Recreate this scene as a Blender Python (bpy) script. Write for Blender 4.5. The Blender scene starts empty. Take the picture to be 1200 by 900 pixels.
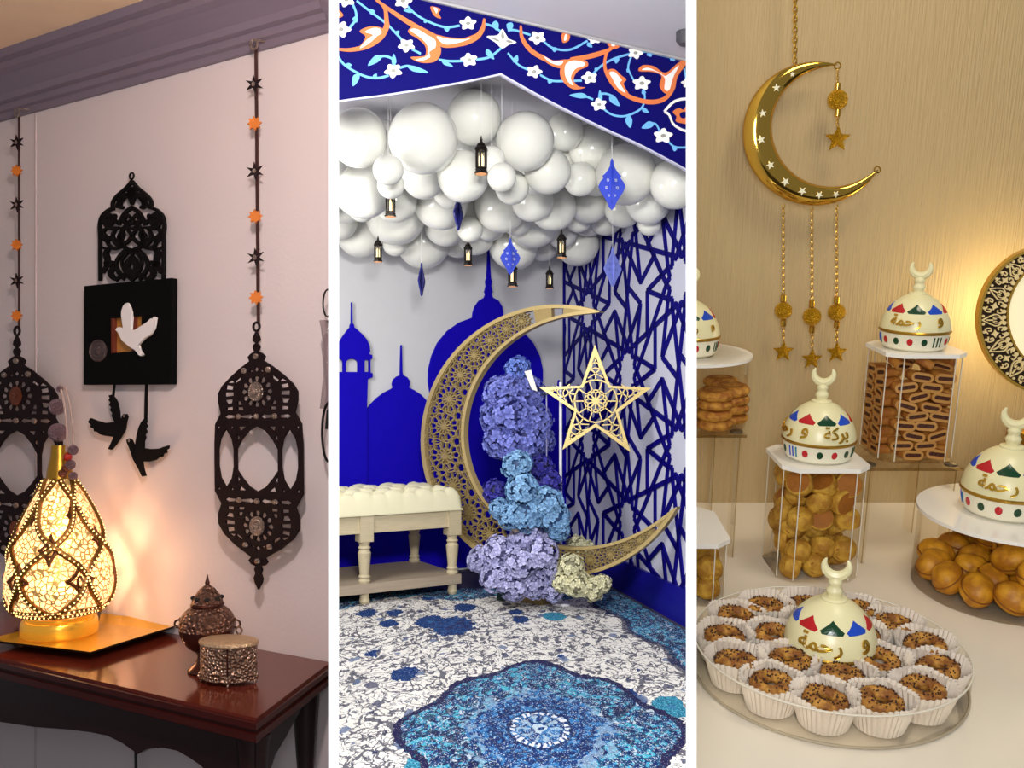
import bpy, bmesh, math, random
from mathutils import Vector, Matrix, noise
from mathutils.geometry import tessellate_polygon
PI = math.pi
SC = bpy.context.scene
COL = SC.collection
random.seed(7)

# ---------------------------------------------------------------- camera, world, exposure, large lights
CAM = Vector((0, 0, 1.4))
FPX = 1100.0                      # focal length in pixels of the 1200 px wide frame
cd = bpy.data.cameras.new('camera'); cam = bpy.data.objects.new('camera', cd); COL.objects.link(cam)
cam.location = CAM; cam.rotation_euler = (PI / 2, 0, 0)
cd.sensor_fit = 'HORIZONTAL'; cd.sensor_width = 36; cd.lens = 36 * FPX / 1200
cd.shift_y = 0.025; cd.clip_start = 0.01; cd.clip_end = 60
SC.camera = cam
SC.view_settings.view_transform = 'Standard'; SC.view_settings.look = 'None'
SC.view_settings.exposure = 0; SC.view_settings.gamma = 1
try: SC.view_settings.use_curve_mapping = False
except Exception: pass
SC.cycles.transparent_max_bounces = 32
W = bpy.data.worlds.new('world'); SC.world = W; W.use_nodes = True
W.node_tree.nodes['Background'].inputs[0].default_value = (0.9, 0.92, 1, 1)
W.node_tree.nodes['Background'].inputs[1].default_value = 0.28
TILT = math.radians(14)
BAY = Matrix.Translation(CAM) @ Matrix.Rotation(TILT, 4, 'X')     # the sweets bay leans with its own viewpoint

def lamp(name, kind, loc, target, power, color, size=0.5, size_y=None, M=None):
    d = bpy.data.lights.new(name, kind); o = bpy.data.objects.new(name, d); COL.objects.link(o)
    d.energy = power; d.color = color
    loc = Vector(loc)
    if M: loc = M @ loc
    o.location = loc
    if kind == 'AREA':
        d.size = size
        if size_y: d.shape = 'RECTANGLE'; d.size_y = size_y
    else: d.shadow_soft_size = size
    if target is not None:
        target = Vector(target)
        if M: target = M @ target
        o.rotation_euler = (target - loc).to_track_quat('-Z', 'Y').to_euler()
    return o
lamp('divider_fill_light', 'AREA', (0, -0.18, 1.5), (0, 1, 1.4), 11.5, (1, 1, 1), 0.25, 0.5)  # added unseen fill behind the camera, whitens the divider edges
lamp('console_spotlight', 'POINT', (-0.30, 0.97, 2.1), None, 56, (1, 0.87, 0.82), 0.05)
lamp('room_light', 'AREA', (0, 1.75, 2.3), (0.0, 5.3, 0.75), 150, (1, 0.98, 0.94), 0.55, 0.35)
lamp('room_back_fill', 'AREA', (-1.75, 5.0, 2.35), (0.3, 7.6, 1.1), 48, (1, 0.98, 0.95), 0.9, 0.7)  # no fixture here: fill added out of view to brighten the room's back
lamp('sweets_light', 'AREA', (0.62, 1.0, 0.75), (0.6, 1.3, -0.45), 3.9, (1, 0.88, 0.68), 0.3, 0.3, BAY)

# ---------------------------------------------------------------- helpers
def lin(c):
    return tuple((x / 255 / 12.92) if x / 255 <= 0.04045 else ((x / 255 + 0.055) / 1.055) ** 2.4 for x in c) + (1,)
MATS = {}
def mat(name, rgb, rough=0.5, metal=0.0, var=0.08, scale=9, bump=0.0, bscale=40, emit=None, estr=0, stretch=None, voro=False, spec=0.5, rgb2=None, trans=0):
    if name in MATS: return MATS[name]
    m = bpy.data.materials.new(name); m.use_nodes = True; MATS[name] = m
    nt = m.node_tree; N = nt.nodes; L = nt.links; b = N['Principled BSDF']
    tc = N.new('ShaderNodeTexCoord'); src = tc.outputs['Object']
    if stretch:
        mp = N.new('ShaderNodeMapping'); mp.inputs['Scale'].default_value = stretch; L.new(src, mp.inputs[0]); src = mp.outputs[0]
    n = N.new('ShaderNodeTexNoise'); n.inputs['Scale'].default_value = scale; n.inputs['Detail'].default_value = 3; L.new(src, n.inputs['Vector'])
    mx = N.new('ShaderNodeMix'); mx.data_type = 'RGBA'
    c = lin(rgb)
    if rgb2: a, d = c, lin(rgb2)
    else: a = tuple(x * (1 - var) for x in c[:3]) + (1,); d = tuple(min(1, x * (1 + var)) for x in c[:3]) + (1,)
    mx.inputs['A'].default_value = a; mx.inputs['B'].default_value = d
    if rgb2:
        rp = N.new('ShaderNodeMapRange'); rp.inputs[1].default_value = 0.38; rp.inputs[2].default_value = 0.62
        L.new(n.outputs[0], rp.inputs[0]); L.new(rp.outputs[0], mx.inputs['Factor'])
    else: L.new(n.outputs[0], mx.inputs['Factor'])
    L.new(mx.outputs['Result'], b.inputs['Base Color'])
    b.inputs['Roughness'].default_value = rough; b.inputs['Metallic'].default_value = metal
    b.inputs['Specular IOR Level'].default_value = spec
    if bump:
        if voro:
            t = N.new('ShaderNodeTexVoronoi'); t.inputs['Scale'].default_value = bscale; o = t.outputs['Distance']
        else:
            t = N.new('ShaderNodeTexNoise'); t.inputs['Scale'].default_value = bscale; t.inputs['Detail'].default_value = 2; o = t.outputs[0]
        L.new(src, t.inputs['Vector'])
        bp = N.new('ShaderNodeBump'); bp.inputs['Strength'].default_value = bump; bp.inputs['Distance'].default_value = 0.01
        L.new(o, bp.inputs['Height']); L.new(bp.outputs[0], b.inputs['Normal'])
    if emit:
        b.inputs['Emission Color'].default_value = lin(emit); b.inputs['Emission Strength'].default_value = estr
    if trans: b.inputs['Transmission Weight'].default_value = trans
    return m

def acrylic(name, tint=(240, 236, 225), gloss=0.1):
    if name in MATS: return MATS[name]
    m = bpy.data.materials.new(name); m.use_nodes = True; MATS[name] = m
    nt = m.node_tree; N = nt.nodes; L = nt.links; N.remove(N['Principled BSDF'])
    t = N.new('ShaderNodeBsdfTransparent'); t.inputs[0].default_value = lin(tint)
    fm = N.new('ShaderNodeMath'); fm.operation = 'MULTIPLY'; fm.inputs[1].default_value = 0.4
    g = N.new('ShaderNodeBsdfGlossy'); g.inputs['Roughness'].default_value = 0.08
    lw = N.new('ShaderNodeLayerWeight'); lw.inputs[0].default_value = gloss
    n = N.new('ShaderNodeTexNoise'); n.inputs['Scale'].default_value = 30
    r = N.new('ShaderNodeMath'); r.operation = 'MULTIPLY_ADD'; r.inputs[1].default_value = 0.02; r.inputs[2].default_value = 0.05
    L.new(n.outputs[0], r.inputs[0]); L.new(r.outputs[0], g.inputs['Roughness'])
    x = N.new('ShaderNodeMixShader'); L.new(lw.outputs['Fresnel'], fm.inputs[0]); L.new(fm.outputs[0], x.inputs[0]); L.new(t.outputs[0], x.inputs[1]); L.new(g.outputs[0], x.inputs[2])
    L.new(x.outputs[0], N['Material Output'].inputs[0])
    return m

class MB:
    """collects shapes, links them as one mesh object"""
    def __init__(s): s.v = []; s.f = []
    def add(s, vs, fs):
        b = len(s.v); s.v += [tuple(x) for x in vs]; s.f += [tuple(b + i for i in f) for f in fs]; return s
    def box(s, c, size, M=None):
        x, y, z = [k / 2 for k in size]
        vs = [Vector((sx * x, sy * y, sz * z)) for sz in (-1, 1) for sx, sy in ((-1, -1), (1, -1), (1, 1), (-1, 1))]
        vs = [(M @ p if M else p) + Vector(c) for p in vs]
        return s.add(vs, [(3, 2, 1, 0), (4, 5, 6, 7), (0, 1, 5, 4), (1, 2, 6, 5), (2, 3, 7, 6), (3, 0, 4, 7)])
    def hexa(s, q, z0, z1):
        """prism over plan polygon q (x, y)"""
        n = len(q); vs = [(p[0], p[1], z0) for p in q] + [(p[0], p[1], z1) for p in q]
        return s.add(vs, [tuple(range(n - 1, -1, -1)), tuple(range(n, 2 * n))] + [(i, (i + 1) % n, n + (i + 1) % n, n + i) for i in range(n)])
    def plate(s, outer, holes=(), y0=0.0, y1=0.01):
        """flat plate in the xz plane with holes, from y0 (front) to y1"""
        loops = [outer] + list(holes); flat = [p for l in loops for p in l]; n = len(flat)
        tri = tessellate_polygon([[Vector((p[0], p[1], 0)) for p in l] for l in loops])
        vs = [(p[0], y0, p[1]) for p in flat] + [(p[0], y1, p[1]) for p in flat]
        fs = [tuple(t) for t in tri] + [tuple(n + i for i in reversed(t)) for t in tri]
        k = 0
        for l in loops:
            m = len(l)
            fs += [(k + i, k + (i + 1) % m, n + k + (i + 1) % m, n + k + i) for i in range(m)]; k += m
        return s.add(vs, fs)
    def ribbon(s, pts, w, y0=0.0, y1=0.01, closed=False, taper=None):
        """flat band of width w along pts in the xz plane"""
        P = [Vector((p[0], p[1])) for p in pts]; n = len(P); A = []; B = []
        for i in range(n):
            if closed: a, c = P[i - 1], P[(i + 1) % n]
            else: a, c = P[max(0, i - 1)], P[min(n - 1, i + 1)]
            d1 = (P[i] - a); d2 = (c - P[i])
            d1 = d1.normalized() if d1.length > 1e-9 else d2.normalized(); d2 = d2.normalized() if d2.length > 1e-9 else d1
            t = d1 + d2; t = t.normalized() if t.length > 1e-6 else d1
            nn = Vector((-t.y, t.x)); k = max(0.5, nn.dot(Vector((-d1.y, d1.x))))
            ww = (w if taper is None else w * taper(i / (n - 1))) / 2 / k
            A.append(P[i] + nn * ww); B.append(P[i] - nn * ww)
        vs = [(p.x, y0, p.y) for p in A] + [(p.x, y0, p.y) for p in B] + [(p.x, y1, p.y) for p in A] + [(p.x, y1, p.y) for p in B]
        fs = []
        for i in range(n if closed else n - 1):
            j = (i + 1) % n
            fs += [(i, n + i, n + j, j), (2 * n + i, 2 * n + j, 3 * n + j, 3 * n + i), (i, j, 2 * n + j, 2 * n + i), (n + i, 3 * n + i, 3 * n + j, n + j)]
        if not closed: fs += [(0, 2 * n, 3 * n, n), (n - 1, 2 * n - 1, 4 * n - 1, 3 * n - 1)]
        return s.add(vs, fs)
    def lathe(s, prof, n=24, c=(0, 0, 0), M=None, a0=0, sx=1, sy=1):
        vs = []; m = len(prof)
        for r, z in prof:
            for i in range(n):
                a = a0 + 2 * PI * i / n; p = Vector((r * math.cos(a) * sx, r * math.sin(a) * sy, z))
                vs.append((M @ p if M else p) + Vector(c))
        fs = [(k * n + i, k * n + (i + 1) % n, (k + 1) * n + (i + 1) % n, (k + 1) * n + i) for k in range(m - 1) for i in range(n)]
        if prof[0][0] > 1e-6: fs.append(tuple(range(n - 1, -1, -1)))
        if prof[-1][0] > 1e-6: fs.append(tuple((m - 1) * n + i for i in range(n)))
        return s.add(vs, fs)
    def tube(s, pts, r, n=6, closed=False):
        P = [Vector(p) for p in pts]; m = len(P); vs = []
        for i in range(m):
            a = P[i - 1] if (closed or i) else P[i]; c = P[(i + 1) % m] if (closed or i < m - 1) else P[i]
            t = (c - a).normalized(); u = t.orthogonal().normalized() if i == 0 else (u - t * u.dot(t)).normalized()
            w = t.cross(u); rr = r(i / (m - 1)) if callable(r) else r
            for k in range(n):
                g = 2 * PI * k / n; vs.append(P[i] + (u * math.cos(g) + w * math.sin(g)) * rr)
        fs = [(i * n + k, i * n + (k + 1) % n, ((i + 1) % m) * n + (k + 1) % n, ((i + 1) % m) * n + k) for i in range(m if closed else m - 1) for k in range(n)]
        if not closed: fs += [tuple(range(n - 1, -1, -1)), tuple((m - 1) * n + k for k in range(n))]
        return s.add(vs, fs)
    def ring(s, c, R, r, axis='Y', n=16, k=6):
        q = []
        for i in range(n):
            a = 2 * PI * i / n; x, y = R * math.cos(a), R * math.sin(a)
            q.append(Vector(c) + Vector((x, 0, y) if axis == 'Y' else (x, y, 0) if axis == 'Z' else (0, x, y)))
        return s.tube(q, r, k, True)
    def ball(s, c, r, n=16, m=10, M=None):
        rx, ry, rz = (r, r, r) if not isinstance(r, (tuple, list)) else r
        vs = [Vector((0, 0, -rz))]
        for j in range(1, m):
            b = -PI / 2 + PI * j / m
            vs += [Vector((rx * math.cos(b) * math.cos(2 * PI * i / n), ry * math.cos(b) * math.sin(2 * PI * i / n), rz * math.sin(b))) for i in range(n)]
        vs.append(Vector((0, 0, rz))); e = len(vs) - 1
        vs = [(M @ p if M else p) + Vector(c) for p in vs]
        fs = [(0, 1 + (i + 1) % n, 1 + i) for i in range(n)] + [(e, e - n + i, e - n + (i + 1) % n) for i in range(n)]
        fs += [(1 + j * n + i, 1 + j * n + (i + 1) % n, 1 + (j + 1) * n + (i + 1) % n, 1 + (j + 1) * n + i) for j in range(m - 2) for i in range(n)]
        return s.add(vs, fs)
    def move(s, M):
        s.v = [tuple(M @ Vector(p)) for p in s.v]; return s
    def jitter(s, amt, freq):
        s.v = [tuple(Vector(p) + noise.noise_vector(Vector(p) * freq) * amt) for p in s.v]; return s
    def build(s, name, m, parent=None, smooth=35):
        me = bpy.data.meshes.new(name); me.from_pydata(s.v, [], s.f); me.validate()
        bm = bmesh.new(); bm.from_mesh(me); bmesh.ops.recalc_face_normals(bm, faces=bm.faces); bm.to_mesh(me); bm.free()
        if smooth:
            me.polygons.foreach_set('use_smooth', [True] * len(me.polygons)); me.set_sharp_from_angle(angle=math.radians(smooth))
        me.materials.append(m)
        o = bpy.data.objects.new(name, me); COL.objects.link(o)
        if parent: o.parent = parent
        return o

def tag(o, label=None, cat=None, group=None, kind=None):
    if label: o['label'] = label
    if cat: o['category'] = cat
    if group: o['group'] = group
    if kind: o['kind'] = kind
    return o
def thing(name, M, label, cat, group=None):
    o = bpy.data.objects.new(name, None); COL.objects.link(o); o.empty_display_size = 0.02; o.matrix_world = M
    return tag(o, label, cat, group)
def put(o, M, label, cat, group=None):
    o.matrix_world = M; return tag(o, label, cat, group)
KIDS = {}
def dup(o, M=None, label=None, parent=None):
    c = o.copy(); COL.objects.link(c)
    if parent: c.parent = parent
    if M is not None: c.matrix_world = M
    if label: c['label'] = label
    if o.name not in KIDS: KIDS[o.name] = list(o.children)
    for k in KIDS[o.name]: dup(k, None, None, c)
    return c
def structure(o): o['kind'] = 'structure'; return o

def ray(px, py): return Vector(((px - 600) / FPX, 1, (480 - py) / FPX))
class Frame:
    def __init__(s, M): s.M = M; s.I = M.inverted(); s.o = s.I @ CAM
    def hit(s, px, py, y=0.0):
        d = s.I.to_3x3() @ ray(px, py); t = (y - s.o.y) / d.y; return s.o + d * t
    def flat(s, px, py, z=0.0):
        d = s.I.to_3x3() @ ray(px, py); t = (z - s.o.z) / d.z; return s.o + d * t
    def xz(s, pts, y=0.0): return [(q.x, q.z) for q in (s.hit(a, b, y) for a, b in pts)]
    def T(s, x, y, z, rz=0): return s.M @ Matrix.Translation((x, y, z)) @ Matrix.Rotation(rz, 4, 'Z')
def wall_frame(px0, d0, px1, d1):
    a = Vector(((px0 - 600) / FPX * d0, d0, 0)); b = Vector(((px1 - 600) / FPX * d1, d1, 0)); x = (b - a).normalized()
    M = Matrix(((x.x, -x.y, 0, a.x), (x.y, x.x, 0, a.y), (0, 0, 1, 0), (0, 0, 0, 1))); return Frame(M)
WORLD = Frame(Matrix.Identity(4))
def P(px, py, d): return CAM + ray(px, py) * d
def arc(cx, cy, r, a0, a1, n=12, ry=None):
    ry = ry or r; return [(cx + r * math.cos(math.radians(a0 + (a1 - a0) * i / n)), cy + ry * math.sin(math.radians(a0 + (a1 - a0) * i / n))) for i in range(n + 1)]
def circ(cx, cy, r, n=12, ry=None): return arc(cx, cy, r, 0, 360 - 360 / n, n - 1, ry)
def star_pts(cx, cy, R, r, n, a0=90): return [(cx + (R if i % 2 == 0 else r) * math.cos(math.radians(a0 + 180 * i / n)), cy + (R if i % 2 == 0 else r) * math.sin(math.radians(a0 + 180 * i / n))) for i in range(2 * n)]
def smooth_path(pts, k=6, closed=False):
    Q = [Vector(p) for p in pts]; n = len(Q); out = []
    for i in range(n if closed else n - 1):
        g = (lambda j: Q[j % n]) if closed else (lambda j: Q[max(0, min(n - 1, j))])
        a, b, c, d = g(i - 1), g(i), g(i + 1), g(i + 2)
        for t in [x / k for x in range(k)]:
            out.append(tuple(0.5 * ((2 * b) + (c - a) * t + (2 * a - 5 * b + 4 * c - d) * t * t + (3 * b - a - 3 * c + d) * t ** 3)))
    if not closed: out.append(tuple(Q[-1]))
    return out

# frames of the three settings
B1 = wall_frame(0, 2.2 * 1625 / 1240, 391, 2.2 * 1625 / 1631)      # wall over the console
B2 = wall_frame(330, 7.35, 662, 8.8)                                # back wall of the blue room
BR = wall_frame(662, 8.8, 830, 5.75)                                # lattice wall of the blue room
CN = wall_frame(330, 3.85, 830, 4.97)                               # painted arch board
B3 = Frame(BAY)                                                     # sweets bay: origin at the eye, z up, y ahead
S3 = 1.4; TZ = -0.40 * S3; WY = 1.12 * S3                           # table top and wall of the sweets bay

# ---------------------------------------------------------------- structure
white_paint = mat('white_paint', (252, 252, 252), 0.6, var=0.01)
def divider(name, px, d0, d1, z0, z1):
    u = (px - 600) / FPX; h = 6.0 / FPX * 0.6
    mb = MB(); dx, dy = 1 / math.hypot(1, u), -u / math.hypot(1, u)
    q = [(u * d0 - h * dx, d0 - h * dy), (u * d0 + h * dx, d0 + h * dy), (u * d1 + h * dx, d1 + h * dy), (u * d1 - h * dx, d1 - h * dy)]
    mb.hexa(q, z0, z1); return structure(mb.build(name, white_paint, smooth=0))
divider('wall_divider_left', 391, 0.6, 2.2, 0, 2.6)
divider('wall_divider_right', 810, 0.6, 1.72, 0.3, 2.6)

dark_floor = mat('dark_floor', (70, 66, 72), 0.5, var=0.1, bump=0.05)
mb = MB(); mb.box((0, 4.0, -0.05), (9, 11, 0.1)); structure(mb.build('floor', dark_floor, smooth=0))

# bay 1
plaster = mat('warm_plaster', (216, 202, 202), 0.75, var=0.03, scale=4, bump=0.05, bscale=90)
mb = MB(); L1 = B1.hit(391, 480).x; mb.box((L1 / 2 - 1.2, 0.005, 1.3), (L1 + 2.4, 0.01, 2.6)); o = mb.build('wall_left', plaster, smooth=0); structure(o).matrix_world = B1.M
x = B1.hit(42, 300).x
mb = MB(); mb.box((x, -0.0015, 1.14), (0.006, 0.003, 2.28)); o = structure(mb.build('trim_1', mat('seam_filler', (196, 180, 180), 0.8), smooth=0)); o.matrix_world = B1.M
CR0 = B1.hit(383, 39.5).z; CR1 = CR0 + 0.14
prof = [(0, CR0), (-0.012, CR0), (-0.016, CR0 + 0.016), (-0.026, CR0 + 0.02), (-0.03, CR0 + 0.036), (-0.044, CR0 + 0.04), (-0.05, CR0 + 0.056), (-0.085, CR0 + 0.09), (-0.1, CR0 + 0.1), (-0.104, CR0 + 0.116), (-0.120, CR0 + 0.122), (-0.128, CR1), (0, CR1)]
mb = MB(); n = len(prof); xs = (-2.4, L1)
mb.add([(x, p[0], p[1]) for x in xs for p in prof], [(i, (i + 1) % n, n + (i + 1) % n, n + i) for i in range(n)] + [tuple(range(n)), tuple(range(2 * n - 1, n - 1, -1))])
o = structure(mb.build('trim_2', mat('grey_lacquer', (120, 106, 120), 0.45, var=0.06, stretch=(1, 8, 8)), smooth=0)); o.matrix_world = B1.M
mb = MB(); mb.box((-0.5, -0.9, CR1 + 0.02), (4.0, 1.8, 0.04)); o = structure(mb.build('ceiling_left', mat('peach_ceiling', (250, 214, 176), 0.8), smooth=0)); o.matrix_world = B1.M

# blue room
room_white = mat('room_white', (212, 212, 214), 0.7, var=0.03, bump=0.04, bscale=60)
LB = B2.hit(662, 480).x; LR = BR.hit(830, 480).x; CZ = 3.23
mb = MB(); mb.box((LB / 2 - 0.6, 0.05, CZ / 2), (LB + 1.2, 0.1, CZ)); o = structure(mb.build('wall_back', room_white, smooth=0)); o.matrix_world = B2.M
mb = MB(); mb.box((LR / 2, 0.05, CZ / 2), (LR, 0.1, CZ)); o = structure(mb.build('wall_room_right', mat('lattice_wall_white', (205, 206, 222), 0.6, var=0.03), smooth=0)); o.matrix_world = BR.M
mb = MB(); mb.box((0, 6.1, CZ + 0.03), (5.5, 6.6, 0.06)); structure(mb.build('ceiling', mat('ceiling_paint', (206, 203, 212), 0.8, var=0.02), smooth=0))
mb = MB(); zb = BR.hit(803, 730).z; mb.box((LR / 2, -0.012, 0.12), (LR, 0.024, 0.24)); o = structure(mb.build('baseboard_right', mat('ultramarine', (14, 8, 140), 0.45, var=0.06), smooth=0)); o.matrix_world = BR.M

# sweets bay
def u_left(px): return (px - 600) / FPX
def b3_left(y, z, px=813.5):     # x of the partition plane at bay point (y, z)
    return u_left(px) * (y * math.cos(TILT) - z * math.sin(TILT))
gold_paper = mat('gold_wallpaper', (184, 160, 116), 0.6, var=0.07, scale=14, bump=0.35, bscale=12, stretch=(26, 26, 0.9))
mb = MB(); z0, z1 = -0.75, 0.6
q = [(b3_left(WY, z0), WY, z0), (1.45, WY, z0), (1.45, WY, z1), (b3_left(WY, z1), WY, z1)]
mb.add(q + [(a, b + 0.03, c) for a, b, c in q], [(0, 1, 2, 3), (7, 6, 5, 4), (0, 4, 5, 1), (1, 5, 6, 2), (2, 6, 7, 3), (3, 7, 4, 0)])
o = structure(mb.build('wall_right', gold_paper, smooth=0)); o.matrix_world = BAY
mb = MB(); y0 = 0.74
q = [(b3_left(y0, TZ), y0), (1.4, y0), (1.4, WY), (b3_left(WY, TZ), WY)]
mb.hexa(q, TZ - 0.04, TZ)
mb.build('display_table', mat('gloss_white_top', (232, 222, 204), 0.16, var=0.02), smooth=0)
put(bpy.data.objects['display_table'], BAY, 'glossy cream white display table carrying the sweets in front of the gold wallpaper', 'table')

# ================================================================ BAY 1: console table under the wall lanterns
TT = 0.81                                                            # table top height
cherry = mat('cherry_wood', (92, 34, 22), 0.12, var=0.25, scale=5, stretch=(1, 6, 6), bump=0.02)
cherry_dark = mat('cherry_edge', (60, 18, 14), 0.2, var=0.2, scale=5, stretch=(1, 6, 6))
wood_black = mat('dark_apron_wood', (34, 13, 12), 0.35, var=0.2)
# plan of the top in the frame of the wall: along the wall x, out of the wall -y
FR = WORLD.flat(300, 846, TT); FL = WORLD.flat(-60, 758, TT)
a = B1.I @ Vector((FR.x, FR.y, 0)); DEP = -a.y
XR_F = a.x; XR_B = (B1.I @ WORLD.flat(382, 781, TT)).x; XL = B1.hit(-90, 700).x
def top_plan(g): return [(XL - g, -DEP - g), (XR_F + g, -DEP - g), (XR_B + g, -0.004), (XL - g, -0.004)]
table = thing('console_table', B1.T(0, 0, 0), 'glossy cherry wood console table with scalloped dark apron against the lantern wall', 'table')
mb = MB(); mb.hexa(top_plan(-0.016), TT - 0.006, TT); mb.build('table_top', cherry, table, 0)
mb = MB(); mb.hexa(top_plan(-0.004), TT - 0.018, TT - 0.006); mb.hexa(top_plan(-0.014), TT - 0.026, TT - 0.018); mb.hexa(top_plan(0.0), TT - 0.04, TT - 0.026); mb.hexa(top_plan(-0.018), TT - 0.05, TT - 0.04)
mb.build('moulded_edge', cherry_dark, table, 0)
ye = -DEP + 0.03
bot = [(-30, 846), (0, 846), (40, 852), (80, 855), (105, 858), (125, 862), (142, 870), (155, 879), (161, 884), (172, 878), (190, 876), (208, 880), (222, 888), (235, 897), (246, 908)]
bl = B1.xz(bot, ye); xe = XR_F - 0.03
pts = [(XL + 0.02, TT - 0.05), (xe, TT - 0.05), (xe, TT - 0.2)] + [p for p in reversed(bl)] + [(XL + 0.02, bl[0][1])]
mb = MB(); mb.plate(pts, (), ye, ye + 0.02); mb.build('front_apron', wood_black, table, 0)
# right apron follows the slanted end of the top
A = Vector((XR_F - 0.035, -DEP + 0.04, 0)); Bq = Vector((XR_B - 0.04, -0.02, 0)); dv = (Bq - A); Ls = dv.length; dv.normalize()
Ms = Matrix(((dv.x, -dv.y, 0, A.x), (dv.y, dv.x, 0, A.y), (0, 0, 1, 0), (0, 0, 0, 1)))
pr = [(0, TT - 0.05), (Ls, TT - 0.05), (Ls, TT - 0.12), (Ls * .86, TT - 0.075), (Ls * .7, TT - 0.07), (Ls * .55, TT - 0.085), (Ls * .42, TT - 0.1), (Ls * .25, TT - 0.115), (Ls * .12, TT - 0.15), (0, TT - 0.2)]
mb = MB(); mb.plate(pr, (), 0, 0.02); mb.move(Ms); mb.build('side_apron', wood_black, table, 0)
def leg_mb(x, y):
    mb = MB(); pts = [(x, y, TT - 0.05), (x + .01, y - .01, TT - 0.2), (x + 0.02, y - 0.02, TT - 0.3), (x + 0.0, y, TT - 0.5), (x - 0.02, y + 0.02, 0.1), (x, y, 0.0)]
    return mb.tube(smooth_path(pts, 5), lambda t: 0.034 - 0.018 * math.sin(PI * min(1, t * 1.15)) if t < 0.85 else 0.026, 8)
for x, y in ((XR_F - 0.06, -DEP + 0.05), (XL + 0.06, -DEP + 0.05), (XR_B - 0.05, -0.05), (XL + 0.06, -0.05)): leg_mb(x, y).build('leg', wood_black, table, 60)
# power cable hanging under the table
p = B1.hit(161, 884, -0.25); mb = MB(); mb.tube(smooth_path([(p.x, -0.25, TT - 0.055), (p.x, -0.25, p.z - 0.1), (p.x + .01, -0.2, 0.2), (p.x + .05, -0.1, 0.01)]), 0.0035, 6)
put(mb.build('power_cable', mat('black_rubber', (14, 12, 12), 0.5)), B1.M, 'thin black power cable dangling behind the scalloped table apron', 'cable')

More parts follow.
